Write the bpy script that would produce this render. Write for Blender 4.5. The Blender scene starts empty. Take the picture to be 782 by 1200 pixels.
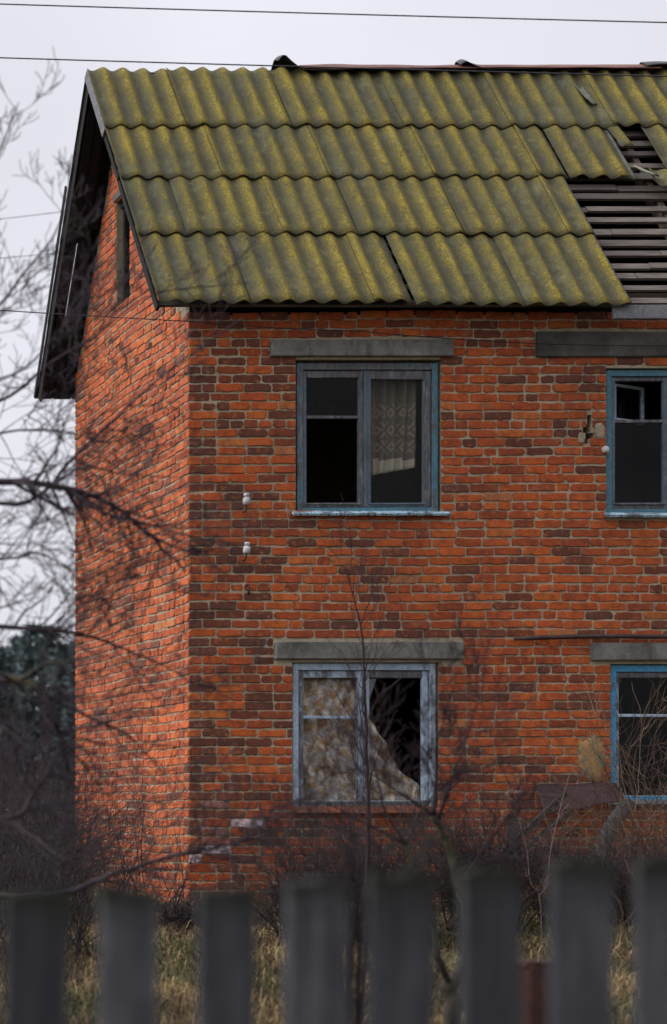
import bpy, math, random
from mathutils import Vector, Matrix, noise as mnoise
R = math.radians
rnd = random.Random(7)
scene = bpy.context.scene
COL = scene.collection

# ------------------------------------------------------------------ frame of reference
# world origin: near corner of the house; front wall in the plane Y=0 running to +X, gable wall in X=0 running to +Y
FPX, XV, YH, D0, CAMZ, CX = 2430.0, -563.0, 950.0, 18.0, 1.5, -5.807
def P(px, py, d):
    return Vector((CX + (px - XV) * d / FPX, d - D0, CAMZ + (YH - py) * d / FPX))
def fx(px): return (px - 221) / 135.0
def fz(py): return CAMZ + (YH - py) / 135.0

# ------------------------------------------------------------------ mesh builder
class MB:
    def __init__(s): s.v = []; s.f = []; s.t = []
    def add(s, verts, faces, tint=(0.5, 0.5, 0.5)):
        b = len(s.v); s.v += [tuple(q) for q in verts]
        for f in faces: s.f.append(tuple(i + b for i in f)); s.t.append(tint)
    def box(s, lo, hi, tint=(0.5, 0.5, 0.5), bev=0.0, jit=0.0):
        x0, y0, z0 = lo; x1, y1, z1 = hi
        c = Vector(((x0 + x1) / 2, (y0 + y1) / 2, (z0 + z1) / 2))
        s.obox(c, (1, 0, 0), (0, 1, 0), (0, 0, 1), (x1 - x0) / 2, (y1 - y0) / 2, (z1 - z0) / 2, tint, bev, jit)
    def obox(s, c, ax, ay, az, hx, hy, hz, tint=(0.5, 0.5, 0.5), bev=0.0, jit=0.0):
        """box with chamfered edges (24 corners) when bev > 0"""
        c = Vector(c); ax = Vector(ax).normalized(); ay = Vector(ay).normalized(); az = Vector(az).normalized()
        A = (ax, ay, az); H = (hx, hy, hz)
        J = {}
        for sx in (-1, 1):
            for sy in (-1, 1):
                for sz in (-1, 1):
                    J[(sx, sy, sz)] = Vector((rnd.uniform(-jit, jit), rnd.uniform(-jit, jit), rnd.uniform(-jit, jit)))
        if bev <= 0:
            ks = [(-1,-1,-1),(1,-1,-1),(1,1,-1),(-1,1,-1),(-1,-1,1),(1,-1,1),(1,1,1),(-1,1,1)]
            vs = [c + ax*k[0]*hx + ay*k[1]*hy + az*k[2]*hz + J[k] for k in ks]
            s.add(vs, [(0,3,2,1),(4,5,6,7),(0,1,5,4),(1,2,6,5),(2,3,7,6),(3,0,4,7)], tint); return
        idx = {}; vs = []
        for k in J:
            for a in range(3):
                q = c.copy()
                for i in range(3):
                    q += A[i] * (k[i] * (H[i] if i == a else max(H[i] - bev, H[i]*0.2)))
                idx[(k, a)] = len(vs); vs.append(q + J[k])
        fs = []
        for a in range(3):
            b, d = (a + 1) % 3, (a + 2) % 3
            for sg in (-1, 1):
                q = []
                for (sb, sd) in ((-1,-1),(1,-1),(1,1),(-1,1)):
                    k = [0,0,0]; k[a] = sg; k[b] = sb; k[d] = sd; q.append(idx[(tuple(k), a)])
                fs.append(tuple(q if sg > 0 else q[::-1]))
        for a in range(3):
            b, d = (a + 1) % 3, (a + 2) % 3
            for sb in (-1, 1):
                for sd in (-1, 1):
                    k0 = [0,0,0]; k1 = [0,0,0]; k0[a] = -1; k1[a] = 1
                    for k in (k0, k1): k[b] = sb; k[d] = sd
                    k0 = tuple(k0); k1 = tuple(k1)
                    q = (idx[(k0,b)], idx[(k1,b)], idx[(k1,d)], idx[(k0,d)])
                    fs.append(q if sb*sd < 0 else q[::-1])
        for k in J:
            q = (idx[(k,0)], idx[(k,1)], idx[(k,2)])
            fs.append(q if k[0]*k[1]*k[2] > 0 else q[::-1])
        s.add(vs, fs, tint)
    def beam(s, p0, p1, w, h, up=(0, 0, 1), tint=(0.5,0.5,0.5), bev=0.004, jit=0.0):
        p0 = Vector(p0); p1 = Vector(p1); ax = (p1 - p0).normalized(); up = Vector(up)
        ay = up.cross(ax).normalized(); az = ax.cross(ay).normalized()
        s.obox((p0 + p1) / 2, ax, ay, az, (p1 - p0).length / 2, w / 2, h / 2, tint, bev, jit)
    def tube(s, pts, rs, n=6, tint=(0.5,0.5,0.5), cap=True, rough=0.0):
        m = len(pts); pts = [Vector(p) for p in pts]
        b = len(s.v); prev = None
        for i, p in enumerate(pts):
            d = (pts[min(i+1, m-1)] - pts[max(i-1, 0)])
            if d.length < 1e-9: d = Vector((0,0,1))
            d.normalize()
            if prev is None:
                a = d.orthogonal().normalized()
            else:
                a = prev - d * prev.dot(d)
                if a.length < 1e-6: a = d.orthogonal()
                a.normalize()
            prev = a; c = d.cross(a)
            for k in range(n):
                th = 2*math.pi*k/n; rr = rs[i] * (1 + (rnd.uniform(-rough, rough) if rough else 0))
                s.v.append(tuple(p + a*math.cos(th)*rr + c*math.sin(th)*rr))
        for i in range(m - 1):
            for k in range(n):
                s.f.append((b+i*n+k, b+i*n+(k+1) % n, b+(i+1)*n+(k+1) % n, b+(i+1)*n+k)); s.t.append(tint)
        if cap and n >= 3:
            s.f.append(tuple(b+k for k in range(n))[::-1]); s.t.append(tint)
            s.f.append(tuple(b+(m-1)*n+k for k in range(n))); s.t.append(tint)
    def lathe(s, c, prof, n=14, ax=(0,0,1), tint=(0.5,0.5,0.5)):
        az = Vector(ax).normalized(); a = az.orthogonal().normalized(); b2 = az.cross(a); c = Vector(c); b = len(s.v)
        for (r, h) in prof:
            for k in range(n):
                th = 2*math.pi*k/n; s.v.append(tuple(c + az*h + a*math.cos(th)*r + b2*math.sin(th)*r))
        for i in range(len(prof) - 1):
            for k in range(n):
                s.f.append((b+i*n+k, b+i*n+(k+1)%n, b+(i+1)*n+(k+1)%n, b+(i+1)*n+k)); s.t.append(tint)
        s.f.append(tuple(b+k for k in range(n))[::-1]); s.t.append(tint)
        s.f.append(tuple(b+(len(prof)-1)*n+k for k in range(n))); s.t.append(tint)
    def prism(s, poly, dirv, tint=(0.5,0.5,0.5)):
        d = Vector(dirv); n = len(poly); a = [Vector(p) for p in poly]; bb = [p + d for p in a]
        s.add(a + bb, [tuple(range(n))[::-1], tuple(range(n, 2*n))] + [(i, (i+1)%n, n+(i+1)%n, n+i) for i in range(n)], tint)
    def grid(s, fn, nu, nv, thick=0.0, tint=(0.5,0.5,0.5)):
        """fn(u,v)->point ; two-sided sheet of real thickness"""
        top = [[Vector(fn(i/nu, j/nv)) for i in range(nu+1)] for j in range(nv+1)]
        b = len(s.v); W = nu + 1
        def nrm(i, j):
            du = top[j][min(i+1, nu)] - top[j][max(i-1, 0)]; dv = top[min(j+1, nv)][i] - top[max(j-1, 0)][i]
            q = du.cross(dv); return q.normalized() if q.length > 1e-12 else Vector((0,0,1))
        for j in range(nv+1):
            for i in range(nu+1): s.v.append(tuple(top[j][i]))
        for j in range(nv):
            for i in range(nu):
                s.f.append((b+j*W+i, b+j*W+i+1, b+(j+1)*W+i+1, b+(j+1)*W+i)); s.t.append(tint)
        if thick > 0:
            c = len(s.v)
            for j in range(nv+1):
                for i in range(nu+1): s.v.append(tuple(top[j][i] - nrm(i, j)*thick))
            for j in range(nv):
                for i in range(nu):
                    s.f.append((c+(j+1)*W+i, c+(j+1)*W+i+1, c+j*W+i+1, c+j*W+i)); s.t.append(tint)
            ring = [(i, 0) for i in range(nu)] + [(nu, j) for j in range(nv)] + [(i, nv) for i in range(nu, 0, -1)] + [(0, j) for j in range(nv, 0, -1)]
            ids = [j*W+i for (i, j) in ring]
            for q in range(len(ids)):
                e, f = ids[q], ids[(q+1) % len(ids)]
                s.f.append((b+f, b+e, c+e, c+f)); s.t.append(tint)
    def build(s, name, mat, parent=None, smooth=False, attr=False):
        o0 = Vector((0,0,0)); p = parent
        while p is not None: o0 += p.location; p = p.parent
        me = bpy.data.meshes.new(name)
        loc = Vector((0,0,0))
        if parent is None and s.v:
            n = len(s.v); zs = min(q[2] for q in s.v)
            loc = Vector((sum(q[0] for q in s.v)/n, sum(q[1] for q in s.v)/n, zs))
        oo = o0 + loc
        me.from_pydata([(q[0]-oo.x, q[1]-oo.y, q[2]-oo.z) for q in s.v], [], s.f)
        me.materials.append(mat)
        if smooth: me.polygons.foreach_set('use_smooth', [True]*len(me.polygons))
        if attr:
            a = me.attributes.new('tint', 'FLOAT_COLOR', 'FACE')
            a.data.foreach_set('color', [c for t in s.t for c in (t[0], t[1], t[2], 1.0)])
        me.update()
        o = bpy.data.objects.new(name, me); COL.objects.link(o)
        o.parent = parent; o.location = loc
        return o

def thing(name, label, cat, loc=(0,0,0), group=None):
    o = bpy.data.objects.new(name, None); COL.objects.link(o); o.empty_display_size = 0.2
    o.location = loc; o['label'] = label; o['category'] = cat
    if group: o['group'] = group
    return o
def tag(o, label, cat, group=None):
    o['label'] = label; o['category'] = cat
    if group: o['group'] = group
    return o

# ------------------------------------------------------------------ materials
class NT:
    def __init__(s, name):
        s.m = bpy.data.materials.new(name); s.m.use_nodes = True; s.t = s.m.node_tree; s.t.nodes.clear()
        s.out = s.n('ShaderNodeOutputMaterial'); s.b = s.n('ShaderNodeBsdfPrincipled')
        s.l(s.b.outputs[0], s.out.inputs[0]); s.co = s.n('ShaderNodeTexCoord').outputs['Object']
        s.b.inputs['Specular IOR Level'].default_value = 0.25
    def n(s, k, **kw):
        q = s.t.nodes.new(k)
        for a, v in kw.items(): setattr(q, a, v)
        return q
    def l(s, a, b): s.t.links.new(a, b)
    def map(s, scale=(1,1,1), rot=(0,0,0), co=None):
        q = s.n('ShaderNodeMapping'); q.inputs['Scale'].default_value = scale; q.inputs['Rotation'].default_value = rot
        s.l(co or s.co, q.inputs['Vector']); return q.outputs[0]
    def noise(s, sc, det=4, rough=0.6, co=None, dist=0.0):
        q = s.n('ShaderNodeTexNoise'); q.inputs['Scale'].default_value = sc; q.inputs['Detail'].default_value = det
        q.inputs['Roughness'].default_value = rough; q.inputs['Distortion'].default_value = dist
        s.l(co or s.co, q.inputs['Vector']); return q.outputs['Fac']
    def ramp(s, fac, stops, interp='LINEAR'):
        q = s.n('ShaderNodeValToRGB'); q.color_ramp.interpolation = interp; e = q.color_ramp.elements
        while len(e) < len(stops): e.new(0.5)
        for i, (p, c) in enumerate(stops):
            e[i].position = p; e[i].color = (c, c, c, 1) if isinstance(c, (int, float)) else (*c, 1)
        s.l(fac, q.inputs[0]); return q.outputs[0]
    def mix(s, fac, a, b, mode='MIX'):
        q = s.n('ShaderNodeMix', data_type='RGBA', blend_type=mode)
        for i, v in ((0, fac), (6, a), (7, b)):
            if isinstance(v, (int, float)): q.inputs[i].default_value = v if i == 0 else (v, v, v, 1)
            elif isinstance(v, tuple): q.inputs[i].default_value = (*v, 1)
            else: s.l(v, q.inputs[i])
        return q.outputs[2]
    def math(s, op, a, b=0.0, c=None):
        q = s.n('ShaderNodeMath', operation=op)
        for i, v in enumerate((a, b) + ((c,) if c is not None else ())):
            if isinstance(v, (int, float)): q.inputs[i].default_value = v
            else: s.l(v, q.inputs[i])
        return q.outputs[0]
    def attr(s, name='tint'):
        q = s.n('ShaderNodeAttribute'); q.attribute_name = name
        r = s.n('ShaderNodeSeparateColor'); s.l(q.outputs['Color'], r.inputs[0]); return r.outputs
    def fin(s, col, rough=0.9, bump=None, bs=0.3, bd=0.01, metal=0.0):
        if isinstance(col, tuple): s.b.inputs['Base Color'].default_value = (*col, 1)
        else: s.l(col, s.b.inputs['Base Color'])
        if isinstance(rough, (int, float)): s.b.inputs['Roughness'].default_value = rough
        else: s.l(rough, s.b.inputs['Roughness'])
        s.b.inputs['Metallic'].default_value = metal
        if bump is not None:
            q = s.n('ShaderNodeBump'); q.inputs['Strength'].default_value = bs; q.inputs['Distance'].default_value = bd
            s.l(bump, q.inputs['Height']); s.l(q.outputs[0], s.b.inputs['Normal'])
        return s.m

def m_brick(name='fired_brick', pink_mix=0.0):
    t = NT(name); a = t.attr()
    base = t.ramp(a[0], [(0.0, (0.115,0.045,0.029)), (0.13, (0.17,0.052,0.027)), (0.19, (0.26,0.060,0.022)), (0.32, (0.38,0.072,0.020)),
                         (0.55, (0.47,0.092,0.020)), (0.80, (0.54,0.118,0.023)), (0.94, (0.53,0.150,0.032)), (1.0, (0.46,0.17,0.06))])
    dv = t.n('ShaderNodeVectorMath', operation='ADD'); t.l(t.co, dv.inputs[0])
    k = t.n('ShaderNodeCombineXYZ'); t.l(t.math('MULTIPLY', a[1], 37.0), k.inputs[0]); t.l(t.math('MULTIPLY', a[1], 11.0), k.inputs[1]); t.l(k.outputs[0], dv.inputs[1])
    co = dv.outputs[0]
    n1 = t.noise(14, 4, 0.65, co)                       # burnt and pale clouds inside one brick
    c = t.mix(t.ramp(n1, [(0.44, 0.0), (0.66, 0.9)]), base, t.mix(0.62, base, (0.09,0.030,0.022)))
    c = t.mix(t.ramp(t.noise(22, 3, 0.6, co), [(0.57, 0.0), (0.70, 0.65)]), c, (0.55,0.18,0.05))
    n2 = t.noise(120, 3, 0.7)
    c = t.mix(t.ramp(n2, [(0.34, 0.7), (0.5, 0.0)]), c, (0.06,0.026,0.022))
    c = t.mix(t.ramp(n2, [(0.66, 0.0), (0.80, 0.40)]), c, (0.42,0.26,0.16))
    st = t.noise(0.75, 5, 0.65, t.map((1,1,0.55)))      # old soot and damp
    c = t.mix(t.ramp(st, [(0.46, 0.0), (0.72, 0.40)]), c, (0.085,0.035,0.026))
    # mortar smears and whitewash (a[2] > .9 marks the bricks someone painted)
    sm = t.ramp(t.noise(9, 5, 0.7), [(0.60, 0.0), (0.74, 0.65)])
    c = t.mix(sm, c, (0.26,0.17,0.11))
    # rain-washed streaks, lime bloom and green-black damp towards the ground
    c = t.mix(t.ramp(t.noise(2.2, 5, 0.7, t.map((1.6,1.6,0.28))), [(0.58, 0.0), (0.76, 0.42)]), c, (0.07,0.034,0.026))
    c = t.mix(t.ramp(t.noise(3.1, 6, 0.75), [(0.63, 0.0), (0.78, 0.45)]), c, (0.40,0.25,0.17))
    if pink_mix: c = t.mix(pink_mix, c, (0.40,0.165,0.105))   # gable bricks: colour mixed slightly towards a dull pink
    paint = t.math('MULTIPLY', t.math('GREATER_THAN', a[2], 0.9), t.ramp(t.noise(26, 4, 0.75), [(0.36, 0.12), (0.55, 0.95)]))
    c = t.mix(paint, c, (0.62,0.56,0.60))
    pk = t.math('MULTIPLY', t.math('MULTIPLY', t.math('GREATER_THAN', a[2], 0.7), t.math('LESS_THAN', a[2], 0.9)), t.ramp(t.noise(18, 4, 0.7), [(0.40, 0.0), (0.62, 0.55)]))
    c = t.mix(pk, c, (0.42,0.22,0.22))
    return t.fin(c, 0.9, t.noise(60, 5, 0.75), 0.7, 0.008)
def m_mortar(name='lime_mortar', k=1.0):
    t = NT(name); n = t.noise(12, 6, 0.7)
    c = t.ramp(n, [(p, tuple(min(0.62, q*k) for q in cc)) for p, cc in ((0.25, (0.30,0.24,0.16)), (0.5, (0.49,0.405,0.275)), (0.75, (0.62,0.53,0.38)))])
    c = t.mix(t.ramp(t.noise(1.0, 4, 0.6), [(0.45, 0.0), (0.75, 0.45)]), c, (0.12,0.095,0.07))
    return t.fin(c, 0.97, t.noise(70, 5, 0.8), 1.0, 0.02)
def m_concrete(dark=1.0, name='old_concrete'):
    t = NT(name); n = t.noise(5, 6, 0.7)
    c = t.ramp(n, [(0.3, tuple(x*dark for x in (0.10,0.098,0.09))), (0.5, tuple(x*dark for x in (0.17,0.167,0.15))), (0.7, tuple(x*dark for x in (0.25,0.245,0.22)))])
    c = t.mix(t.ramp(t.noise(45, 4, 0.8), [(0.62, 0.0), (0.74, 0.6)]), c, (0.34,0.33,0.30))
    c = t.mix(t.ramp(t.noise(60, 2, 0.6), [(0.28, 0.7), (0.38, 0.0)]), c, (0.04,0.04,0.04))
    c = t.mix(t.ramp(t.noise(4.5, 5, 0.75, t.map((1,1,0.3))), [(0.48, 0.0), (0.66, 0.75)]), c, (0.05,0.048,0.042))
    c = t.mix(t.ramp(t.noise(6, 4, 0.7, t.map((1,1,0.2))), [(0.60, 0.0), (0.74, 0.45)]), c, (0.16,0.085,0.05))
    return t.fin(c, 0.95, t.noise(60, 5, 0.8), 0.8, 0.01)
def m_slate():
    """corrugated asbestos cement with lichen: olive film, yellow crusts, pale bare spots"""
    t = NT('lichened_slate'); a = t.attr()
    n0 = t.noise(2.2, 5, 0.65)
    c = t.ramp(n0, [(0.3, (0.072,0.070,0.038)), (0.5, (0.122,0.115,0.050)), (0.72, (0.185,0.165,0.075))])
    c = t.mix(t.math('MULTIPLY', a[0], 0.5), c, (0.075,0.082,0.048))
    fine = t.noise(48, 5, 0.85); mid = t.noise(7.0, 6, 0.78); big = t.noise(1.3, 4, 0.65)
    # crusts keep to the drier crests: tint.g carries the height on the wave
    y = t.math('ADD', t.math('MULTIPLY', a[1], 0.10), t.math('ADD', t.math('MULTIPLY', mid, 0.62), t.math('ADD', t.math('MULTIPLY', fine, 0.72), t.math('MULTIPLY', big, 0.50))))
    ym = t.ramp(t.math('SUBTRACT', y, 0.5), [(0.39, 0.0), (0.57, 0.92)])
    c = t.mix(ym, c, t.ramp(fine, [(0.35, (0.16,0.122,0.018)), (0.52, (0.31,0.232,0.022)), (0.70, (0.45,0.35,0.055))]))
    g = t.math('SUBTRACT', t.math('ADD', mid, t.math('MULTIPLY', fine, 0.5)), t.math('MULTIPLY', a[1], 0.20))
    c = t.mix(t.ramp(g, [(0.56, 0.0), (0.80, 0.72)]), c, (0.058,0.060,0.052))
    c = t.mix(t.ramp(t.noise(30, 4, 0.8), [(0.62, 0.0), (0.74, 0.55)]), c, (0.20,0.195,0.145))
    c = t.mix(t.ramp(t.noise(75, 3, 0.75), [(0.30, 0.8), (0.44, 0.0)]), c, (0.030,0.032,0.020))
    c = t.mix(t.ramp(t.noise(4.5, 6, 0.8), [(0.60, 0.0), (0.72, 0.7)]), c, (0.15,0.15,0.135))   # scuffed, moss-free cement
    bare = t.mix(t.ramp(a[2], [(0.30, 0.0), (0.5, 1.0)]), (0.085,0.092,0.110), t.mix(t.ramp(t.noise(12, 4, 0.7), [(0.4, 0.0), (0.65, 0.8)]), (0.25,0.27,0.22), (0.16,0.155,0.09)))
    c = t.mix(t.ramp(a[2], [(0.02, 0.0), (0.2, 0.9)]), c, bare)
    return t.fin(c, 0.95, t.math('ADD', fine, t.math('MULTIPLY', ym, 0.5)), 1.0, 0.012)
def m_plain(name, c1, c2, sc=8, rough=0.9, stretch=(1,1,1), bs=0.4, metal=0.0, det=5, lo=0.35, hi=0.65):
    t = NT(name); co = t.map(stretch)
    c = t.ramp(t.noise(sc, det, 0.7, co), [(lo, c1), (hi, c2)])
    return t.fin(c, rough, t.noise(sc*4, 4, 0.7, co), bs, 0.006, metal)
def m_wood(name, c1, c2, c3, axis=0):
    t = NT(name); st = [14,14,14]; st[axis] = 1.0
    co = t.map(tuple(st)); a = t.attr()
    n = t.noise(4, 6, 0.7, co)
    c = t.ramp(n, [(0.3, c1), (0.5, c2), (0.7, c3)])
    c = t.mix(t.math('MULTIPLY', a[0], 0.8), c, c1)
    return t.fin(c, 0.95, n, 0.8, 0.006)
def m_picket(name, c1, c2, c3, axis=2):
    t = NT(name); a = t.attr()
    n = t.math('ADD', t.math('MULTIPLY', t.noise(7, 5, 0.6, t.map((3.5,3.5,0.35))), 0.65), t.math('MULTIPLY', t.noise(60, 4, 0.7, t.map((1,1,0.06))), 0.35))
    c = t.ramp(n, [(0.36, c1), (0.50, c2), (0.66, c3)])
    c = t.mix(t.math('MULTIPLY', a[0], 0.85), c, c1)
    c = t.mix(t.ramp(t.noise(4.0, 4, 0.7), [(0.55, 0.0), (0.7, 0.7)]), c, (0.022,0.022,0.024))
    c = t.mix(t.math('MULTIPLY', a[1], t.ramp(t.noise(30, 4, 0.7), [(0.3, 0.5), (0.6, 1.0)])), c, (0.018,0.020,0.014))   # mossy tip
    return t.fin(c, 0.95, n, 0.8, 0.006)
def m_paint(name, blue, keep):
    """flaking oil paint over grey weathered wood"""
    t = NT(name); a = t.attr()
    n = t.math('ADD', t.math('MULTIPLY', t.noise(9, 6, 0.75, t.map((1.4,1.4,0.8))), 0.6), t.math('MULTIPLY', t.noise(60, 5, 0.8, t.map((1,1,0.35))), 0.4))
    w = t.ramp(t.noise(40, 4, 0.7, t.map((1,1,0.2))), [(0.3, (0.040,0.039,0.042)), (0.55, (0.12,0.117,0.122)), (0.75, (0.26,0.255,0.26))])
    b = t.mix(t.ramp(t.noise(30, 4, 0.7), [(0.4, 0.0), (0.7, 0.6)]), blue, tuple(min(1, x*1.7+0.03) for x in blue))
    k = t.ramp(t.math('ADD', n, t.math('MULTIPLY', t.math('SUBTRACT', a[0], 0.5), 0.5)), [(0.50-keep*0.22-0.035, 0.0), (0.50-keep*0.22+0.035, 1.0)])
    c = t.mix(k, w, b)
    c = t.mix(t.ramp(t.noise(2.3, 4, 0.7), [(0.5, 0.0), (0.72, 0.5)]), c, (0.04,0.04,0.04))
    return t.fin(c, 0.75, n, 0.8, 0.006)
def m_glass(name, tint, refl):
    t = NT(name); t.t.nodes.remove(t.b)
    tr = t.n('ShaderNodeBsdfTransparent'); tr.inputs[0].default_value = (*tint, 1)
    gl = t.n('ShaderNodeBsdfGlossy'); gl.inputs['Roughness'].default_value = 0.0
    df = t.n('ShaderNodeBsdfDiffuse'); df.inputs[0].default_value = (0.20,0.19,0.18,1)
    dirt = t.ramp(t.noise(2.5, 2, 0.5, t.map((1,1,0.5))), [(0.45, 0.002), (0.75, 0.018)])
    m1 = t.n('ShaderNodeMixShader'); m1.inputs[0].default_value = refl; t.l(tr.outputs[0], m1.inputs[1]); t.l(gl.outputs[0], m1.inputs[2])
    m2 = t.n('ShaderNodeMixShader'); t.l(dirt, m2.inputs[0]); t.l(m1.outputs[0], m2.inputs[1]); t.l(df.outputs[0], m2.inputs[2])
    t.l(m2.outputs[0], t.out.inputs[0]); return t.m
def m_bark(name, c1, c2, moss=0.0):
    t = NT(name); n = t.noise(18, 5, 0.7, t.map((1,1,0.4)))
    c = t.ramp(n, [(0.3, c1), (0.7, c2)])
    if moss > 0:
        c = t.mix(t.ramp(t.noise(3.0, 5, 0.7), [(0.55-moss*0.2, 0.0), (0.75-moss*0.2, 0.85)]), c, (0.065,0.075,0.022))
    return t.fin(c, 0.95, t.noise(60, 4, 0.7), 0.7, 0.006)
def m_lace():
    t = NT('lace_curtain_cloth'); sp = t.n('ShaderNodeSeparateXYZ'); t.l(t.co, sp.inputs[0])
    x, z = sp.outputs[0], sp.outputs[2]
    # rows of diamond medallions in three bands
    u = t.math('PINGPONG', t.math('MULTIPLY', x, 1.0), 0.055); v = t.math('PINGPONG', z, 0.075)
    dm = t.math('ADD', t.math('MULTIPLY', u, 1.4), v)
    k = t.ramp(t.math('FRACT', t.math('MULTIPLY', dm, 16.0)), [(0.25, 0.0), (0.4, 1.0), (0.7, 1.0), (0.85, 0.0)])
    c = t.mix(t.math('MULTIPLY', k, t.attr()[0]), (0.15,0.118,0.09), (0.29,0.235,0.17))
    c = t.mix(t.attr()[1], c, (0.50,0.43,0.33))
    c = t.mix(t.ramp(t.noise(200, 2, 0.6), [(0.4, 0.35), (0.6, 0.0)]), c, (0.08,0.06,0.05))
    return t.fin(c, 0.95)
def m_floral():
    t = NT('floral_curtain_cloth')
    n = t.noise(12, 5, 0.7, dist=0.6); n2 = t.noise(17, 5, 0.75, dist=0.5); n3 = t.noise(4, 4, 0.6)
    c = t.ramp(n3, [(0.35, (0.30,0.31,0.325)), (0.65, (0.50,0.475,0.42))])
    c = t.mix(t.ramp(n, [(0.44, 0.0), (0.58, 0.9)]), c, (0.25,0.145,0.05))
    c = t.mix(t.ramp(n2, [(0.54, 0.0), (0.66, 0.85)]), c, (0.36,0.21,0.08))
    c = t.mix(t.ramp(n2, [(0.30, 0.8), (0.42, 0.0)]), c, (0.085,0.09,0.06))
    c = t.mix(t.ramp(t.noise(13, 4, 0.6, dist=0.5), [(0.64, 0.0), (0.70, 0.8)]), c, (0.30,0.085,0.035))
    c = t.mix(t.ramp(t.noise(70, 3, 0.7), [(0.35, 0.4), (0.5, 0.0)]), c, (0.12,0.11,0.10))
    return t.fin(c, 0.95)
def m_ground():
    t = NT('damp_earth'); n = t.noise(1.3, 6, 0.7); f = t.noise(28, 5, 0.75)
    c = t.ramp(f, [(0.3, (0.035,0.026,0.017)), (0.55, (0.085,0.063,0.035)), (0.75, (0.17,0.125,0.06))])
    c = t.mix(t.ramp(n, [(0.45, 0.0), (0.7, 0.7)]), c, (0.055,0.062,0.020))
    return t.fin(c, 1.0, f, 1.0, 0.04)
def m_grass(name, stops):
    t = NT(name); a = t.attr()
    return t.fin(t.ramp(a[0], stops), 0.85)

M = {}
M['brick'] = m_brick(); M['brick_side'] = m_brick('pinker_side_brick', 0.06); M['mortar'] = m_mortar(); M['mortar_side'] = m_mortar('darker_side_mortar', 0.72); M['concrete'] = m_concrete(); M['concrete_dark'] = m_concrete(0.5, 'sooty_concrete')  # gable copies: brick slightly pinker, mortar darker than on the front
M['slate'] = m_slate()
M['slate_under'] = m_plain('slate_underside', (0.016,0.015,0.015), (0.034,0.032,0.031), 6)
M['batten'] = m_wood('grey_batten_wood', (0.05,0.042,0.037), (0.125,0.105,0.09), (0.21,0.18,0.155), 0)
M['rafter'] = m_wood('rafter_wood', (0.035,0.028,0.022), (0.09,0.07,0.05), (0.14,0.11,0.085), 1)
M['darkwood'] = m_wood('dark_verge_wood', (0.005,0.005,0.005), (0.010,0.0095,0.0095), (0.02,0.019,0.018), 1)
M['verge'] = m_wood('grey_verge_wood', (0.06,0.062,0.066), (0.13,0.13,0.135), (0.20,0.20,0.20), 1)
M['rust'] = m_plain('rusty_ridge_steel', (0.07,0.028,0.020), (0.17,0.075,0.055), 5, 0.7, (0.4,1,1), 0.4)
M['rustsill'] = m_plain('rusty_sill_steel', (0.075,0.028,0.018), (0.20,0.065,0.03), 7, 0.8, (0.5,1,1), 0.4)
M['blackmetal'] = m_plain('tarred_steel', (0.012,0.012,0.014), (0.035,0.033,0.035), 9, 0.6)
M['purplemetal'] = m_plain('oxblood_sheet_steel', (0.024,0.010,0.012), (0.048,0.020,0.023), 4, 0.55, (1,1,1), 0.3)
M['pipe'] = m_plain('brown_pipe_steel', (0.035,0.020,0.019), (0.075,0.042,0.036), 9, 0.6)
M['blue1'] = m_paint('flaking_slate_blue_paint', (0.060,0.145,0.185), 0.28)
M['blue2'] = m_paint('flaking_pale_blue_paint', (0.27,0.335,0.40), 0.60)
M['blue3'] = m_paint('flaking_bright_blue_paint', (0.055,0.22,0.36), 0.85)
M['greywood'] = m_paint('bare_casement_wood', (0.085,0.11,0.135), -0.15)
M['sillpaint'] = m_paint('flaking_sill_paint', (0.30,0.44,0.52), 0.05)
M['glass'] = m_glass('dusty_glass', (0.88,0.90,0.90), 0.010)
M['glass_pale'] = m_glass('reflecting_glass', (0.6,0.62,0.64), 0.10)
M['lace'] = m_lace(); M['floral'] = m_floral()
M['rag'] = m_plain('torn_net_cloth', (0.22,0.21,0.20), (0.36,0.35,0.33), 30)
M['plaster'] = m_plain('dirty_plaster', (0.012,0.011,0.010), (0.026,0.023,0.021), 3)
M['porcelain'] = m_plain('white_porcelain', (0.42,0.42,0.44), (0.62,0.62,0.62), 14, 0.3, (1,1,1), 0.02)
M['iron'] = m_plain('black_iron', (0.012,0.010,0.010), (0.04,0.03,0.028), 30, 0.6)
M['wire'] = m_plain('dark_cable_rubber', (0.018,0.018,0.024), (0.03,0.03,0.038), 30, 0.6)
M['render'] = m_plain('ochre_cement_render', (0.13,0.125,0.10), (0.34,0.20,0.07), 9, 0.95, (1,1,1), 0.8)
M['stone'] = m_plain('pale_stone', (0.40,0.37,0.33), (0.60,0.56,0.50), 20)
M['picket'] = m_picket('weathered_picket_wood', (0.020,0.021,0.024), (0.080,0.082,0.090), (0.190,0.195,0.21), 2)
M['picket_end'] = m_plain('mossy_picket_wood', (0.04,0.042,0.03), (0.09,0.09,0.07), 20)
M['plank'] = m_wood('rotten_plank_wood', (0.018,0.014,0.013), (0.045,0.035,0.031), (0.085,0.068,0.06), 0)
M['paleplank'] = m_wood('pale_plank_wood', (0.13,0.09,0.06), (0.26,0.19,0.13), (0.36,0.28,0.20), 0)
M['bark'] = m_bark('grey_bark', (0.016,0.011,0.015), (0.044,0.032,0.041), 0.02)
M['barkshrub'] = m_bark('purple_brown_bark', (0.014,0.008,0.010), (0.038,0.022,0.025), 0.0)
M['barkmoss'] = m_bark('mossy_bark', (0.018,0.015,0.013), (0.05,0.042,0.034), 0.35)
M['barkdark'] = m_bark('dark_thicket_bark', (0.013,0.010,0.0115), (0.042,0.033,0.033), 0.0)
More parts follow.
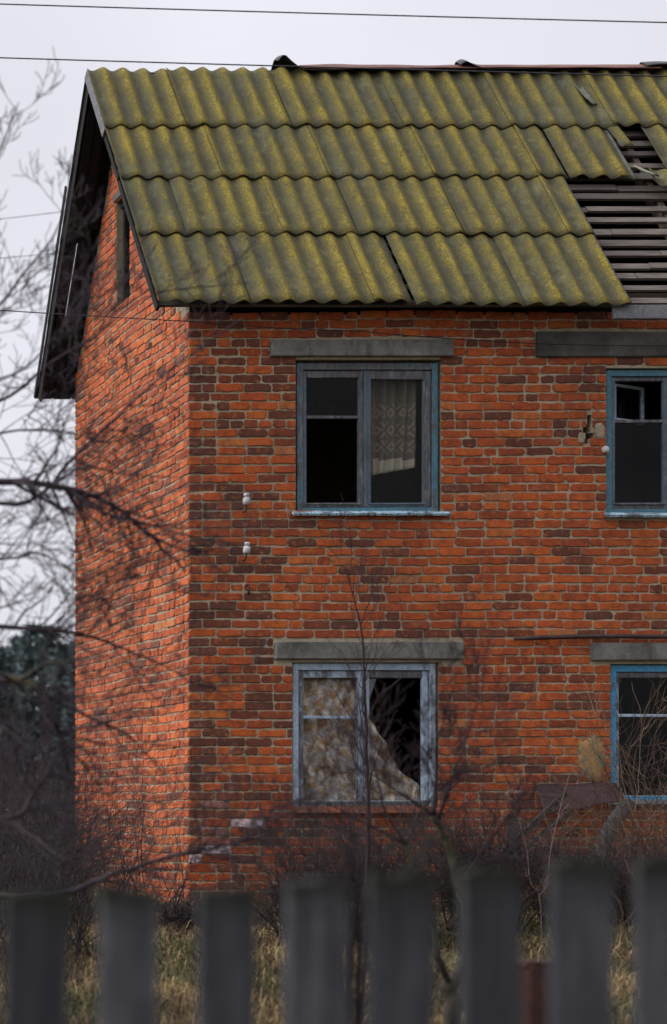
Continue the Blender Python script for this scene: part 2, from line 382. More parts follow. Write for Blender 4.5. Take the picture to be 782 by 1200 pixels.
M['log'] = m_bark('silver_log_bark', (0.020,0.020,0.022), (0.075,0.075,0.082), 0.0)
M['pinebark'] = m_bark('pine_bark', (0.05,0.03,0.02), (0.12,0.07,0.045))
M['needle'] = m_plain('hazed_pine_needles', (0.080,0.112,0.115), (0.115,0.15,0.15), 0.7, 0.9)  # distance haze put into the colour: needles paler and bluer
M['ground'] = m_ground()
M['straw'] = m_grass('dry_grass_blades', [(0.0, (0.035,0.024,0.013)), (0.35, (0.085,0.057,0.026)), (0.62, (0.21,0.145,0.062)), (0.8, (0.33,0.24,0.11)), (0.86, (0.032,0.040,0.012)), (1.0, (0.060,0.066,0.020))])
M['weed'] = m_grass('dead_weed_stalks', [(0.0, (0.03,0.019,0.015)), (0.5, (0.065,0.040,0.028)), (0.85, (0.12,0.078,0.05)), (1.0, (0.24,0.175,0.12))])
M['postwood'] = m_plain('reddish_post_wood', (0.022,0.011,0.009), (0.055,0.024,0.018), 9)

# ------------------------------------------------------------------ ground
def gz(x, y):
    d = y + D0
    z = 0.05 + 0.63 * max(0.0, min(1.0, (d - 3.0) / 14.5))
    return z + 0.06 * mnoise.noise(Vector((x*0.45, y*0.45, 0.3))) + 0.03 * mnoise.noise(Vector((x*1.7, y*1.7, 4.1)))
def make_ground():
    xs = [-2500,-1200,-600,-300,-150,-80,-40,-22] + [-14 + 0.4*i for i in range(72)] + [16,22,40,80,150,300,600,1200,2500]
    ys = [-300,-120,-60,-35,-25] + [-20 + 0.4*i for i in range(66)] + [8,12,20,35,60,100,180,320,600,1200,2500]
    g = MB(); W = len(xs)
    for y in ys:
        for x in xs: g.v.append((x, y, gz(x, y)))
    for j in range(len(ys)-1):
        for i in range(W-1):
            g.f.append((j*W+i, j*W+i+1, (j+1)*W+i+1, (j+1)*W+i)); g.t.append((0,0,0))
    o = g.build('ground', M['ground'], None, True); o['kind'] = 'structure'
make_ground()

# ------------------------------------------------------------------ the house
WLEN, WDEP, ZB = 7.0, 3.68, 0.25
ZE, ZR, YE, YR, YB, XO = 5.846, 8.63, -0.25, 1.97, 3.91, -0.343
WTOP = 5.85
def roof_z(y):
    return ZE + (y - YE) * (ZR - ZE) / (YR - YE) if y <= YR else ZR + (y - YR) * (ZE - ZR) / (YB - YR)
house = thing('brick_house', 'derelict two storey red brick house with mossy corrugated roof and broken windows', 'house', (WLEN/2, WDEP/2, 0.6))

def rpx(x0, x1, y0, y1): return (fx(x0), fx(x1), fz(y1), fz(y0))
OPEN = [rpx(348,517,421,602), rpx(712,881,431,604), rpx(344,514,776,947), rpx(717,886,778,941)]
LINT = [rpx(317,530,399,418), rpx(628,905,389,418), rpx(322,542,752,773), rpx(693,905,753,774)]
HOLES = [rpx(684,693,497,507), rpx(687,697,507,514), rpx(686,691,514,520), rpx(689,694,486,497)]

def one_brick(mb, u0, u1, v0, v1, to3, tint, depth=0.0, chip=0.25, back=0.016):
    """a hand-made brick face: rounded, chipped outline, chamfered arris; to3(u,v,w)"""
    c = 0.004 + rnd.random()*0.006
    cs = [c * rnd.uniform(0.5, 1.5) + (rnd.uniform(0.004, 0.014) if rnd.random() < chip else 0) for _ in range(4)]
    j = lambda a=0.0050: rnd.uniform(-a, a)
    w = u1 - u0; h = v1 - v0
    cs = [min(q, w*0.35, h*0.42) for q in cs]
    pts = [(u0+cs[0], v0)]
    for f in (0.2, 0.4, 0.6, 0.8): pts.append((u0+w*f, v0+j()))
    pts += [(u1-cs[1], v0+j(0.002)), (u1+j(0.002), v0+cs[1]), (u1+j(), v0+h*0.5), (u1+j(0.002), v1-cs[2]), (u1-cs[2], v1+j(0.002))]
    for f in (0.8, 0.6, 0.4, 0.2): pts.append((u0+w*f, v1+j()))
    pts += [(u0+cs[3], v1+j(0.002)), (u0+j(0.002), v1-cs[3]), (u0+j(), v0+h*0.5), (u0+j(0.002), v0+cs[0])]
    n = len(pts); cu, cv = (u0+u1)/2, (v0+v1)/2
    tilt = (j(0.0025), j(0.0025))
    vs = []
    for (ring, wo) in ((0.0, -back), (0.0, depth-0.005), (0.0045, depth)):
        for (u, v) in pts:
            du = min(ring, abs(u-cu)); dv = min(ring, abs(v-cv))
            uu = u - math.copysign(du, u-cu) if ring else u; vv = v - math.copysign(dv, v-cv) if ring else v
            ww = wo + ((u-cu)/max(w,1e-3)*tilt[0]*2 + (v-cv)/max(h,1e-3)*tilt[1]*2 if wo > -back else 0)
            vs.append(to3(uu, vv, ww))
    fs = []
    for r in range(2):
        for i in range(n):
            fs.append((r*n+i, r*n+(i+1)%n, (r+1)*n+(i+1)%n, (r+1)*n+i))
    fs.append(tuple(2*n+i for i in range(n)))
    mb.add(vs, fs, tint)

def lay_courses(mb, ulen, vbase, vtop, course, blocked, to3, topfn=None, painted=None, headers=0.10, headrow=9, wob=0.0, dark=0.30, seed=1, joint=0.0125, cdark=0.0):
    rr = random.Random(seed); row = 0; v = vbase
    while v < vtop:
        h = course
        spans = [(0.0, ulen)]
        for (a, b, c, d) in blocked:
            if v + h*0.55 > c and v + h*0.45 < d:
                ns = []
                for (p, q) in spans:
                    if b <= p or a >= q: ns.append((p, q)); continue
                    if a - p > 0.03: ns.append((p, a))
                    if q - b > 0.03: ns.append((b, q))
                spans = ns
        hr = (row % headrow == 4)
        rowdark = rr.uniform(-0.10, 0.10)
        for (p, q) in spans:
            u = p
            first = True
            while u < q - 0.02:
                if hr: L = 0.122
                else:
                    L = 0.122 if rr.random() < headers else 0.247
                    if first and row % 2 == 0: L = 0.122
                    if rr.random() < 0.07: L = 0.19
                L *= rr.uniform(0.955, 1.04); first = False
                if q - (u + L) < 0.055: L = q - u
                e = min(q, u + L)
                mid = (u + e) / 2
                jj = joint + rr.uniform(-0.003, 0.004)
                v0 = v + rr.uniform(-0.0025, 0.0025); v1 = v + h - jj + rr.uniform(-0.003, 0.003)
                dv = wob * (mnoise.noise(Vector((mid*0.8, v*0.5, seed))) ) 
                ok = topfn is None or v1 + dv < topfn(u) and v1 + dv < topfn(e)
                if ok:
                    s = rr.random()
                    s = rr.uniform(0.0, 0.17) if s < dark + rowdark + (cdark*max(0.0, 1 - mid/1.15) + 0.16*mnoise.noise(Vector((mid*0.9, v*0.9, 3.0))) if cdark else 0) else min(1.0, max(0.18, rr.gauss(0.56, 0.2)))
                    pv = painted(mid, (v0+v1)/2, rr) if painted else 0.0
                    dep = max(-0.0035, rr.gauss(0, 0.0022)) - (0.003 if rr.random() < 0.03 else 0)
                    one_brick(mb, u + jj*0.5, e - jj*0.5, v0 + dv, v1 + dv, to3, (s, rr.random(), pv), dep)
                u = e
        v += h; row += 1

# front wall -----------------------------------------------------------
to_front = lambda u, v, w: (u, -w, v)
fb = MB()
PAINT = [(254,310,962,0.95,1.0), (243,276,997,0.95,1.0), (224,247,1007.5,0.95,1.0), (240,272,972,0.8,1.0), (246,272,986,0.8,1.0),
         (248,266,950,0.8,0.9), (246,266,940,0.8,0.9)]
def painted(u, v, rr):
    px, py = u*135+221, YH-(v-CAMZ)*135
    for (a, b, c, val, p) in PAINT:
        if a <= px <= b and abs(py-c) < 5.3 and rr.random() < p: return val
    return 0.0
COURSE = 0.0788
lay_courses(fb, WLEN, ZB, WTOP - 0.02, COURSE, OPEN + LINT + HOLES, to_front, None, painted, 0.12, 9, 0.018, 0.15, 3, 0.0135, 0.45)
bricks_front = None
def slab(mb, ulen, v0, v1, holes, fn, thick):
    us = sorted(set([0.0, ulen] + [q for h in holes for q in h[:2]])); vs = sorted(set([v0, v1] + [q for h in holes for q in h[2:]]))
    us = [q for q in us if 0 <= q <= ulen]
    inside = lambda i, j: any(us[i] >= h[0]-1e-6 and us[i+1] <= h[1]+1e-6 and vs[j] >= h[2]-1e-6 and vs[j+1] <= h[3]+1e-6 for h in holes)
    S = {(i, j): not inside(i, j) for i in range(len(us)-1) for j in range(len(vs)-1)}
    for (i, j), full in S.items():
        a, b, c, d = us[i], us[i+1], vs[j], vs[j+1]
        if full:
            mb.add([fn(a,c,0), fn(b,c,0), fn(b,d,0), fn(a,d,0)], [(0,1,2,3)])
            mb.add([fn(a,c,-thick), fn(b,c,-thick), fn(b,d,-thick), fn(a,d,-thick)], [(3,2,1,0)])
            for (di, dj, p, q) in ((-1,0,(a,c),(a,d)), (1,0,(b,d),(b,c)), (0,-1,(b,c),(a,c)), (0,1,(a,d),(b,d))):
                if not S.get((i+di, j+dj), False):
                    mb.add([fn(p[0],p[1],0), fn(q[0],q[1],0), fn(q[0],q[1],-thick), fn(p[0],p[1],-thick)], [(0,1,2,3)])
ms = MB()
slab(ms, WLEN - 0.02, ZB - 0.3, WTOP - 0.045, [(a-0.02, b, c, d) for (a, b, c, d) in OPEN] + [(a-0.013, b-0.013, c, d) for (a, b, c, d) in HOLES],
     lambda u, v, w: (u + 0.013, 0.0098 - w, v), 0.28)
wf = fb.build('brick_wall', M['brick'], house, False, True)
wf['label'] = 'street facing brick wall with uneven courses and dark burnt bricks'
ms.build('mortar_bed', M['mortar'], wf)
# gable wall -------------------------------------------------------------
SLIT = (1.74, 2.20, 1.5 + 4.90, 1.5 + 5.93)
GH = (1.03, 1.11, 5.74, 5.81)
to_gable = lambda u, v, w: (-w, u, v)
gb = MB()
topg = lambda u: (WTOP + 0.02) if u < 0.20 else roof_z(u) - 0.10
lay_courses(gb, WDEP, ZB, ZR, COURSE, [SLIT, GH], to_gable, topg, None, 0.34, 5, 0.035, 0.07, 11, 0.0145)
gm = MB()
for (u0, u1, z0, z1) in ((0.0, GH[0], ZB-0.3, None), (GH[0], GH[1], ZB-0.3, GH[2]), (GH[0], GH[1], GH[3], None), (GH[1], SLIT[0], ZB-0.3, None), (SLIT[0], SLIT[1], ZB-0.3, SLIT[2]), (SLIT[0], YR, SLIT[3], None), (YR, SLIT[1], SLIT[3], None), (SLIT[1], WDEP, ZB-0.3, None)):
    a = u0 if u0 > 0 else 0.013; b = u1 if u1 < WDEP else WDEP - 0.013
    ta = z1 if z1 else roof_z(max(a, 0.03)) - 0.12; tb = z1 if z1 else roof_z(b) - 0.12
    if u0 == 0.0:
        gm.prism([(0.009, 0.295, z0), (0.009, b, z0), (0.009, b, tb), (0.009, 0.295, roof_z(0.295)-0.12)], (0.28, 0, 0))
    else:
        gm.prism([(0.009, a, z0), (0.009, b, z0), (0.009, b, tb), (0.009, a, ta)], (0.28, 0, 0))
gm.prism([(0.0132, 0.0132, WTOP+0.037), (0.0132, 0.294, WTOP+0.037), (0.0132, 0.294, roof_z(0.294)-0.14)], (0.27, 0, 0))
gm.prism([(0.009, 0.0095, ZB-0.3), (0.009, 0.295, ZB-0.3), (0.009, 0.295, WTOP+0.03), (0.009, 0.0095, WTOP+0.03)], (0.0038, 0, 0))
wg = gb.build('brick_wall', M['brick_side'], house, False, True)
wg['label'] = 'paler side gable wall with wavy brick courses'
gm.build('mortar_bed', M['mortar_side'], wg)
# rear and far walls, ceilings, partition (close the house)
rw = MB()
rw.box((0.294, WDEP-0.28, ZB-0.3), (WLEN-0.3, WDEP-0.014, WTOP+0.1))
rw.prism([(WLEN-0.29, 0.3, ZB-0.3), (WLEN-0.29, WDEP-0.02, ZB-0.3), (WLEN-0.29, WDEP-0.02, roof_z(WDEP)-0.14), (WLEN-0.29, YR, ZR-0.14), (WLEN-0.29, 0.3, roof_z(0.3)-0.14)], (0.26, 0, 0))
o = rw.build('rear_wall', M['mortar'], house)
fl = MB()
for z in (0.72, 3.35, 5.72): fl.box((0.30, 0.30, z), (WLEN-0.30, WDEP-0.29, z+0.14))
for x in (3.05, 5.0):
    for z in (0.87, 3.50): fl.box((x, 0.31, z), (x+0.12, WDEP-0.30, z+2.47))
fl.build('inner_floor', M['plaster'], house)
# lintels
for i, (a, b, c, d) in enumerate(LINT):
    m = MB(); m.box((a, -0.034 if i != 1 else -0.026, c), (b, 0.12, d), bev=0.008, jit=0.005)
    q = m.build('lintel', M['concrete_dark'] if i == 1 else M['concrete'], house)
    if i == 1: q['label'] = 'soot darkened wide concrete lintel'
# ochre cement patch beside the lower right window, lumpy outline
def patch(cpx, cpy, rx, ry, mat, sd, name='cement_patch', irr=1.0):
    m = MB(); NPT = 72; ring = []
    for k in range(NPT):
        th = 2*math.pi*k/NPT; cc = Vector((math.cos(th), math.sin(th), sd))
        r = 1 + irr*(0.30*mnoise.noise(cc*1.5) + 0.20*mnoise.noise(cc*4.1) + 0.10*mnoise.noise(cc*11))
        ring.append((fx(cpx + rx*r*math.copysign(abs(math.cos(th))**0.8, math.cos(th))), fz(cpy - ry*r*math.copysign(abs(math.sin(th))**0.8, math.sin(th)))))
    vs = [(u, 0.006, v) for u, v in ring]
    for f_, y_ in ((0.97, -0.0025), (0.6, -0.004), (0.3, -0.0035)):
        vs += [((u-fx(cpx))*f_+fx(cpx), y_+0.002*mnoise.noise(Vector((u*30, v*30, f_))), (v-fz(cpy))*f_+fz(cpy)) for u, v in ring]
    vs.append((fx(cpx), -0.0035, fz(cpy)))
    m.add(vs, [(q*NPT+i, q*NPT+(i+1)%NPT, (q+1)*NPT+(i+1)%NPT, (q+1)*NPT+i) for q in range(3) for i in range(NPT)] + [(3*NPT+i, 3*NPT+(i+1)%NPT, 4*NPT) for i in range(NPT)])
    return m.build(name, mat, house, True)
patch(694, 888, 16.5, 25, M['render'], 2.0)
patch(703.5, 505, 6.0, 10.0, M['mortar'], 5.0, 'mortar_smear', 0.8)
patch(681, 513, 3.5, 6.5, M['mortar'], 9.0, 'mortar_smear', 0.8)
# broken masonry lumps by the hole
m = MB()
def lump(mb, c, r, sq=(1,1,1), n=8, seed=0):
    b = len(mb.v); c = Vector(c)
    for i in range(n+1):
        th = math.pi*i/n
        for k in range(n*2):
            ph = math.pi*k/n; d = Vector((math.sin(th)*math.cos(ph), math.sin(th)*math.sin(ph), math.cos(th)))
            rr = r*(1+0.35*mnoise.noise(d*1.7+Vector((seed, 0, 0))))
            mb.v.append((c.x+d.x*rr*sq[0], c.y+d.y*rr*sq[1], c.z+d.z*rr*sq[2]))
    for i in range(n):
        for k in range(n*2):
            mb.f.append((b+i*n*2+k, b+i*n*2+(k+1)%(n*2), b+(i+1)*n*2+(k+1)%(n*2), b+(i+1)*n*2+k)); mb.t.append((0.5,)*3)
lump(m, (fx(709), -0.006, fz(527)), 0.038, (1, 0.6, 0.8), 6, 3)
m.build('loose_stone', M['stone'], house, True)
# windows ------------------------------------------------------------------
def window(o, gl, mull, transoms, mats, panes, sill=None, sillmat=None, yoff=0.035):
    """o = outer px rect (x0,x1,y0,y1); gl = list of glazing px rects, first left then right"""
    x0, x1, y0, y1 = o; fm, sm = mats
    B = lambda mb, a, b, c, d, ya, yb, **k: mb.box((fx(a), ya, fz(d)), (fx(b), yb, fz(c)), (rnd.random(), rnd.random(), 0), 0.004, k.get('jit', 0.0025))
    f = MB(); jw = 7
    B(f, x0, x0+jw, y0, y1, yoff, yoff+0.13); B(f, x1-jw, x1, y0, y1, yoff, yoff+0.13)
    B(f, x0+jw-0.5, x1-jw+0.5, y0, y0+8, yoff+0.004, yoff+0.126); B(f, x0+jw-0.5, x1-jw+0.5, y1-7, y1, yoff+0.004, yoff+0.126)
    wn = f.build('window', fm, house, False, True)
    for i, (a, b, c, d) in enumerate(gl):
        s = MB()
        la = x0+jw+0.6 if i == 0 else mull+0.3; rb = mull-0.3 if i == 0 else x1-jw-0.6
        ta = y0+8.6; bb = y1-7.6; ys = yoff+0.018
        B(s, la, a, ta, bb, ys, ys+0.05); B(s, b, rb, ta, bb, ys+0.001, ys+0.05)
        B(s, a-0.3, b+0.3, ta, c, ys+0.003, ys+0.048); B(s, a-0.3, b+0.3, d, bb, ys+0.003, ys+0.048)
        # glazing beads and a drip strip stand a little proud of the rails
        B(s, a-1.2, a+0.8, c-1, d+1, ys+0.012, ys+0.02, jit=0.0008); B(s, b-0.8, b+1.2, c-1, d+1, ys+0.012, ys+0.02, jit=0.0008)
        B(s, a-2, b+2, d+0.6, d+2.6, ys-0.010, ys+0.01, jit=0.001)
        if transoms[i]: B(s, a-0.3, b+0.3, transoms[i]-1.6, transoms[i]+2.0, ys+0.006, ys+0.045)
        sh = s.build('casement', sm, wn, False, True)
        for (pa, pb, pc, pd, pm) in panes[i]:
            g = MB(); g.box((fx(pa), ys+0.022, fz(pd)), (fx(pb), ys+0.026, fz(pc))); g.build('pane', pm, wn)
    m = MB(); B(m, mull-1.6, mull+1.6, y0+9, y1-8, yoff+0.004, yoff+0.018, jit=0.001); m.build('cover_strip', sm, wn, False, True)
    if sill:
        a, b, c, d, outw = sill
        m = MB(); n = 14
        def sf(u, v):
            x = fx(a+(b-a)*u); k = mnoise.noise(Vector((x*5, v*3, y0)))
            return (x, 0.06 - (0.06+outw)*v, fz(c) - (fz(c)-fz(d))*v*v*0.75 + 0.006*k)
        m.grid(sf, 26, 4, 0.02); m.build('sill', sillmat or M['sillpaint'], wn, False, True)
    return wn
G, GP = M['glass'], M['glass_pale']
window((350,516,424,601), [(362,424,441,588), (438,500,443,588)], 431, (487, None), (M['blue1'], M['greywood']),
       [[(362,424,441,485,G)], [(438,500,443,588,G)]], (342,525,600.5,606.5,0.045))
window((713,880,432,603), [(725,782,445,588), (798,866,446,588)], 790, (492, None), (M['blue1'], M['greywood']),
       [[(725,782,492,588,G)], [(798,866,446,588,G)]], (708,888,602.5,608.5,0.045))
window((345,513,777,946), [(358.5,423,794,940), (436,498.5,794,940)], 430, (840, None), (M['blue2'], M['blue2']),
       [[], []], (343,518,947,957,0.05), M['rustsill'])
window((718,885,779,940), [(729,797,794,932), (811,871,794,932)], 804, (838, None), (M['blue3'], M['blue2']),
       [[(729,797,794,838,G), (729,797,840,932,G)], [(811,871,794,932,G)]], (712,891,940,946,0.03), M['greywood'])
# the little ventilation casement of the upper right window stands open inwards
m = MB()
p0 = Vector((fx(726), 0.11, 0)); dr = Vector((0.88, 0.47, 0)).normalized(); L = 0.42
for (s0, s1, za, zb) in ((0,0.03,446,490), (L-0.03,L,446,490), (0.03,L-0.03,446,449.5), (0.03,L-0.03,486.5,490)):
    c = p0 + dr*(s0+s1)/2; m.obox((c.x, c.y, (fz(za)+fz(zb))/2), dr, (-dr.y, dr.x, 0), (0,0,1), (s1-s0)/2, 0.016, (fz(za)-fz(zb))/2, (0.4,0,0), 0.003)
vs_ = m.build('vent_casement', M['blue2'], house, False, True)
m = MB(); c = p0 + dr*L/2
m.obox((c.x, c.y, (fz(449)+fz(487))/2), dr, (-dr.y, dr.x, 0), (0,0,1), L/2-0.028, 0.002, (fz(449)-fz(487))/2); m.build('pane', GP, vs_)
# shard of glass left in the lower left window's open half
m = MB(); m.prism([(fx(437), 0.085, fz(795)), (fx(437), 0.085, fz(822)), (fx(446), 0.085, fz(795))], (0, 0.004, 0)); m.build('glass_shard', GP, house)
# attic slit: old pole-like frame in the gable
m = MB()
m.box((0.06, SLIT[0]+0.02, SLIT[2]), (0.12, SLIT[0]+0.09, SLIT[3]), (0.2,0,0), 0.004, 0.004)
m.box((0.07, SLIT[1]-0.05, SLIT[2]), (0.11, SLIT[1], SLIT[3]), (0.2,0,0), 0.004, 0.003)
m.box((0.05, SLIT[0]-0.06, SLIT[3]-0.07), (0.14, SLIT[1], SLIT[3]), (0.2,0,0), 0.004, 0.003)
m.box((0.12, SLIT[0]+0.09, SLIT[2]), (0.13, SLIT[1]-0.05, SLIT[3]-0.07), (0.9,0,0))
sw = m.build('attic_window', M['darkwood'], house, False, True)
m = MB(); m.box((-0.018, SLIT[0]-0.10, SLIT[3]), (0.10, SLIT[1]+0.04, SLIT[3]+0.075), bev=0.006, jit=0.004); m.build('lintel', M['concrete_dark'], house)

# roof -----------------------------------------------------------------------
NF = Vector((0, -(ZR-ZE), (YR-YE))).normalized(); SF = Vector((0, YR-YE, ZR-ZE)); LF = SF.length; SF.normalize()
NB = Vector((0, (ZR-ZE), (YB-YR))).normalized(); SB = Vector((0, YR-YB, ZR-ZE)); LB = SB.length; SB.normalize()
def RF(x, s, h=0.0):            # point on the front slope: s metres up from the eave, h above it
    return Vector((x, YE, ZE)) + SF*s + NF*h
def RBk(x, s, h=0.0):
    return Vector((x, YB, ZE)) + SB*s + NB*h
XEND = WLEN + 0.35
# deck carries everything else of the roof
m = MB()
for i, x in enumerate([0.30, 1.2, 2.15, 3.05, 3.62, 4.55, 5.45, 6.65]):
    m.beam(RF(x, 0.33, -0.165), RF(x, LF-0.24, -0.165), 0.055, 0.13, NF, (rnd.random(), 0, 0), 0.004, 0.006)
    m.beam(RBk(x+0.06, 0.10, -0.165), RBk(x+0.06, LB-0.24, -0.165), 0.055, 0.13, NB, (rnd.random(), 0, 0), 0.004, 0.006)
roof = m.build('roof', M['rafter'], house, False, True)
s = 0.11; k = 0
while s < LF - 0.05:
    m = MB(); w = rnd.uniform(0.06, 0.085); th = 0.026
    brk = rnd.uniform(2.6, 4.6); j1 = rnd.uniform(-0.012, 0.012)
    for (a, b, ds) in ((XO+0.03, brk, j1), (brk+0.008, XEND-0.06, -j1)):
        xs = [a + (b-a)*q/4 for q in range(5)]
        for q in range(4):
            c0 = ds + 0.008*mnoise.noise(Vector((xs[q]*1.3, s*3, 0))); c1 = ds + 0.008*mnoise.noise(Vector((xs[q+1]*1.3, s*3, 0)))
            lo = [(x_, cc) for x_, cc in ((xs[q], c0), (xs[q+1], c1))]
            vs = []
            for (x_, cc) in lo:
                for (du, dh) in ((-w/2, -th), (w/2, -th), (w/2, 0), (-w/2, 0)): vs.append(RF(x_, s+cc+du, -0.068+dh))
            fs = [(0,4,5,1), (1,5,6,2), (2,6,7,3), (3,7,4,0)]
            if q == 0: fs.append((0,1,2,3))
            if q == 3: fs.append((7,6,5,4))
            m.add(vs, fs, (rnd.random()*0.25 + (0.6 if rnd.random() < 0.25 else 0), 0, 0))
    m.build('batten', M['batten'], roof, False, True)
    s += rnd.uniform(0.135, 0.20); k += 1
# eave board of the stripped part, wall plate
m = MB(); m.beam(RF(3.55, -0.06, -0.05), RF(XEND-0.1, -0.06, -0.05), 0.13, 0.028, (0, -1, 0.2), (0.1,0,0), 0.003, 0.004); m.build('eave_board', M['verge'], roof, False, True)
m = MB(); m.beam((0.35, 0.15, WTOP+0.10), (WLEN-0.35, 0.15, WTOP+0.10), 0.14, 0.12, (0,0,1), (0.5,0,0)); m.build('wall_plate', M['rafter'], roof, False, True)
# corrugated sheets
PITCH, AMP = 0.1925, 0.043
def sheet(x0, x1, s0, s1, front=True, cut=None, dx=0.0, ds=0.0, rot=0.0, lift=0.016, bare=0.0, name='roof_sheet', mat=None, nv=10, ragged=0.004):
    Pt = RF if front else RBk
    m = MB(); nx = max(4, int((x1-x0)/PITCH*10)); off = rnd.uniform(0, 9); cx, cs = (x0+x1)/2, (s0+s1)/2
    cl = Vector((rnd.uniform(-9, 9), rnd.uniform(-9, 9), 0))
    hgt = lambda x: AMP*0.5*math.cos(2*math.pi*x/PITCH)
    def pos(i, j, dh=0.0):
        u = i/nx; v = j/nv; x = x0 + (x1-x0)*u
        a = s0 + ragged*mnoise.noise(Vector((x*14, off, 0))) + ragged*0.6*mnoise.noise(Vector((x*45, off, 3)))
        b = s1
        if cut: a, b, u2 = cut(u, a, b)
        s_ = a + (b-a)*v
        x += ragged*0.7*mnoise.noise(Vector((s_*9, off, 5)))*(1 if i in (0, nx) else 0)
        h = hgt(x) + lift*(1-v) + 0.013*(1-u) + 0.006*mnoise.noise(Vector((x*1.5, s_*1.5, off)))
        xr = cx + (x-cx)*math.cos(rot) - (s_-cs)*math.sin(rot) + dx; sr = cs + (x-cx)*math.sin(rot) + (s_-cs)*math.cos(rot) + ds
        return Pt(xr, sr, h + dh)
    W = nx+1; b0 = len(m.v)
    for dh in (0.0, -0.0075):
        for j in range(nv+1):
            for i in range(nx+1): m.v.append(tuple(pos(i, j, dh)))
    N1 = W*(nv+1); sh = rnd.random()
    for j in range(nv):
        for i in range(nx):
            x = x0+(x1-x0)*(i+0.5)/nx
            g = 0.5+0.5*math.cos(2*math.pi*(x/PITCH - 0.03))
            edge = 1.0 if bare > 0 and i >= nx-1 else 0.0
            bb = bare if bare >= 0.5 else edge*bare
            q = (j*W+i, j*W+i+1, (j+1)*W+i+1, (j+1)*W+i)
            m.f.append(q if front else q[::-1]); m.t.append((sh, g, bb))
            q = tuple(N1+z for z in q[::-1]); m.f.append(q if front else q[::-1]); m.t.append((sh, 0.2, 0.0))
    ring = [(i,0) for i in range(nx)] + [(nx,j) for j in range(nv)] + [(i,nv) for i in range(nx,0,-1)] + [(0,j) for j in range(nv,0,-1)]
    ids = [j*W+i for i, j in ring]
    for q in range(len(ids)):
        e, f = ids[q], ids[(q+1)%len(ids)]; m.f.append((f, e, N1+e, N1+f)); m.t.append((sh, 0.0, 0.06))
    return m.build(name, mat or M['slate'], roof, True, True)
TR = [0.0, 0.27, 0.51, 0.735, 1.0]
XSTOP = fx(221) + (738 - XV)/136.9 + CX          # where the stripped part begins on the two lower rows
ROWS = [[XO,0.46,1.50,1.84,2.80,XSTOP], [XO,0.10,0.94,1.62,2.55,3.45,XSTOP], [XO,0.58,1.55,2.50,3.46,3.74,4.36], [XO,0.42,1.42,2.45,3.44,4.40,5.35,6.30,XEND]]
for r in range(4):
    s0 = TR[r]*LF - (0.0 if r == 0 else 0.02); s1 = min(LF+0.01, TR[r+1]*LF + 0.10)
    xs = ROWS[r]; parts = list(zip(xs[:-1], xs[1:]))
    if r == 2: parts += [(4.66, 5.62), (5.62, 6.60), (6.60, XEND)]
    if r < 2: parts += [(5.62, 6.60), (6.60, XEND)]
    for k, (x, x1) in enumerate(parts):
        stop = abs(x1 - XSTOP) < 1e-6 or x1 == 4.36 and r == 2
        d = dict(ds=rnd.uniform(-0.012, 0.012), rot=rnd.uniform(-0.004, 0.004), lift=0.020)
        if stop: d['bare'] = 0.28; d['rot'] = 0
        if x1 == 4.36: d['bare'] = 0.45
        if r == 0 and k >= 3: d['ds'] = -0.050 + rnd.uniform(-0.01, 0.01)
        xa = x + (0.016 if r == 0 and k == 3 else 0)
        if r == 2 and x == 3.74: xa = x + 0.012
        sheet(xa, x1 + (0.0 if stop or (r == 0 and k == 2) or x1 == 3.74 else 0.045), s0, s1, True, **d)
# broken pieces round the hole
sheet(4.36, 4.47, TR[2]*LF+0.44, TR[3]*LF+0.02, True, rot=0.03, lift=0.03, nv=6, ragged=0.02)
sheet(4.46, 5.0, TR[2]*LF-0.36, TR[2]*LF+0.10, True, rot=-0.20, lift=0.05, bare=0.0, nv=10, ragged=0.025, cut=lambda u, a, b: (a + 0.30*max(0, 0.55-u), b - 0.10*u, u))
sheet(4.40, 4.48, TR[2]*LF-0.10, TR[2]*LF+0.16, True, rot=0.35, lift=0.07, bare=0.95, nv=6, ragged=0.02)
sheet(4.25, 4.36, TR[3]*LF+0.35, TR[3]*LF+0.72, True, rot=0.06, lift=0.035, bare=0.75, nv=6, ragged=0.02)
# rear slope: sheets with open joints
for r in range(4):
    s0 = r*LB/4 - (0.02 if r else 0); s1 = (r+1)*LB/4 + (0.06 if r < 3 else -0.02)
    x = XO; ws = [0.13 + 0.05*(r % 2), 0.9 - 0.12*(r % 2)] + [0.98]*8
    for k, w in enumerate(ws):
        if x > XEND - 0.2: break
        e = min(x+w, XEND); gap = 0.009 if (k == 0 and r in (1, 2)) else (-0.04)
        sheet(x, e-gap, s0, s1, False, ds=0, rot=0, lift=0.012, mat=M['slate_under'], nv=3)
        x = e
# verge boards
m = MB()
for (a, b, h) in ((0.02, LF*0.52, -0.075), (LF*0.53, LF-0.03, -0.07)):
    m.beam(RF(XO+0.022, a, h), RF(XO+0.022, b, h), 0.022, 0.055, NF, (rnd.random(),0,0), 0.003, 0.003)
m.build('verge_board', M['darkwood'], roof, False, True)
m = MB(); m.beam(RF(XO+0.0, LF*0.72, -0.035), RF(XO+0.0, LF-0.02, -0.03), 0.016, 0.10, NF, (0.2,0,0), 0.003, 0.004); m.build('verge_board', M['verge'], roof, False, True)
m = MB(); m.beam(RBk(XO+0.022, 0.02, -0.06), RBk(XO+0.022, LB*0.36, -0.06), 0.02, 0.11, NB, (0.3,0,0), 0.003, 0.003)
m.beam(RBk(XO+0.03, LB*0.36, -0.05), RBk(XO+0.03, LB-0.05, -0.05), 0.02, 0.10, NB, (0.5,0,0), 0.003, 0.003)
m.build('verge_board', M['darkwood'], roof, False, True)
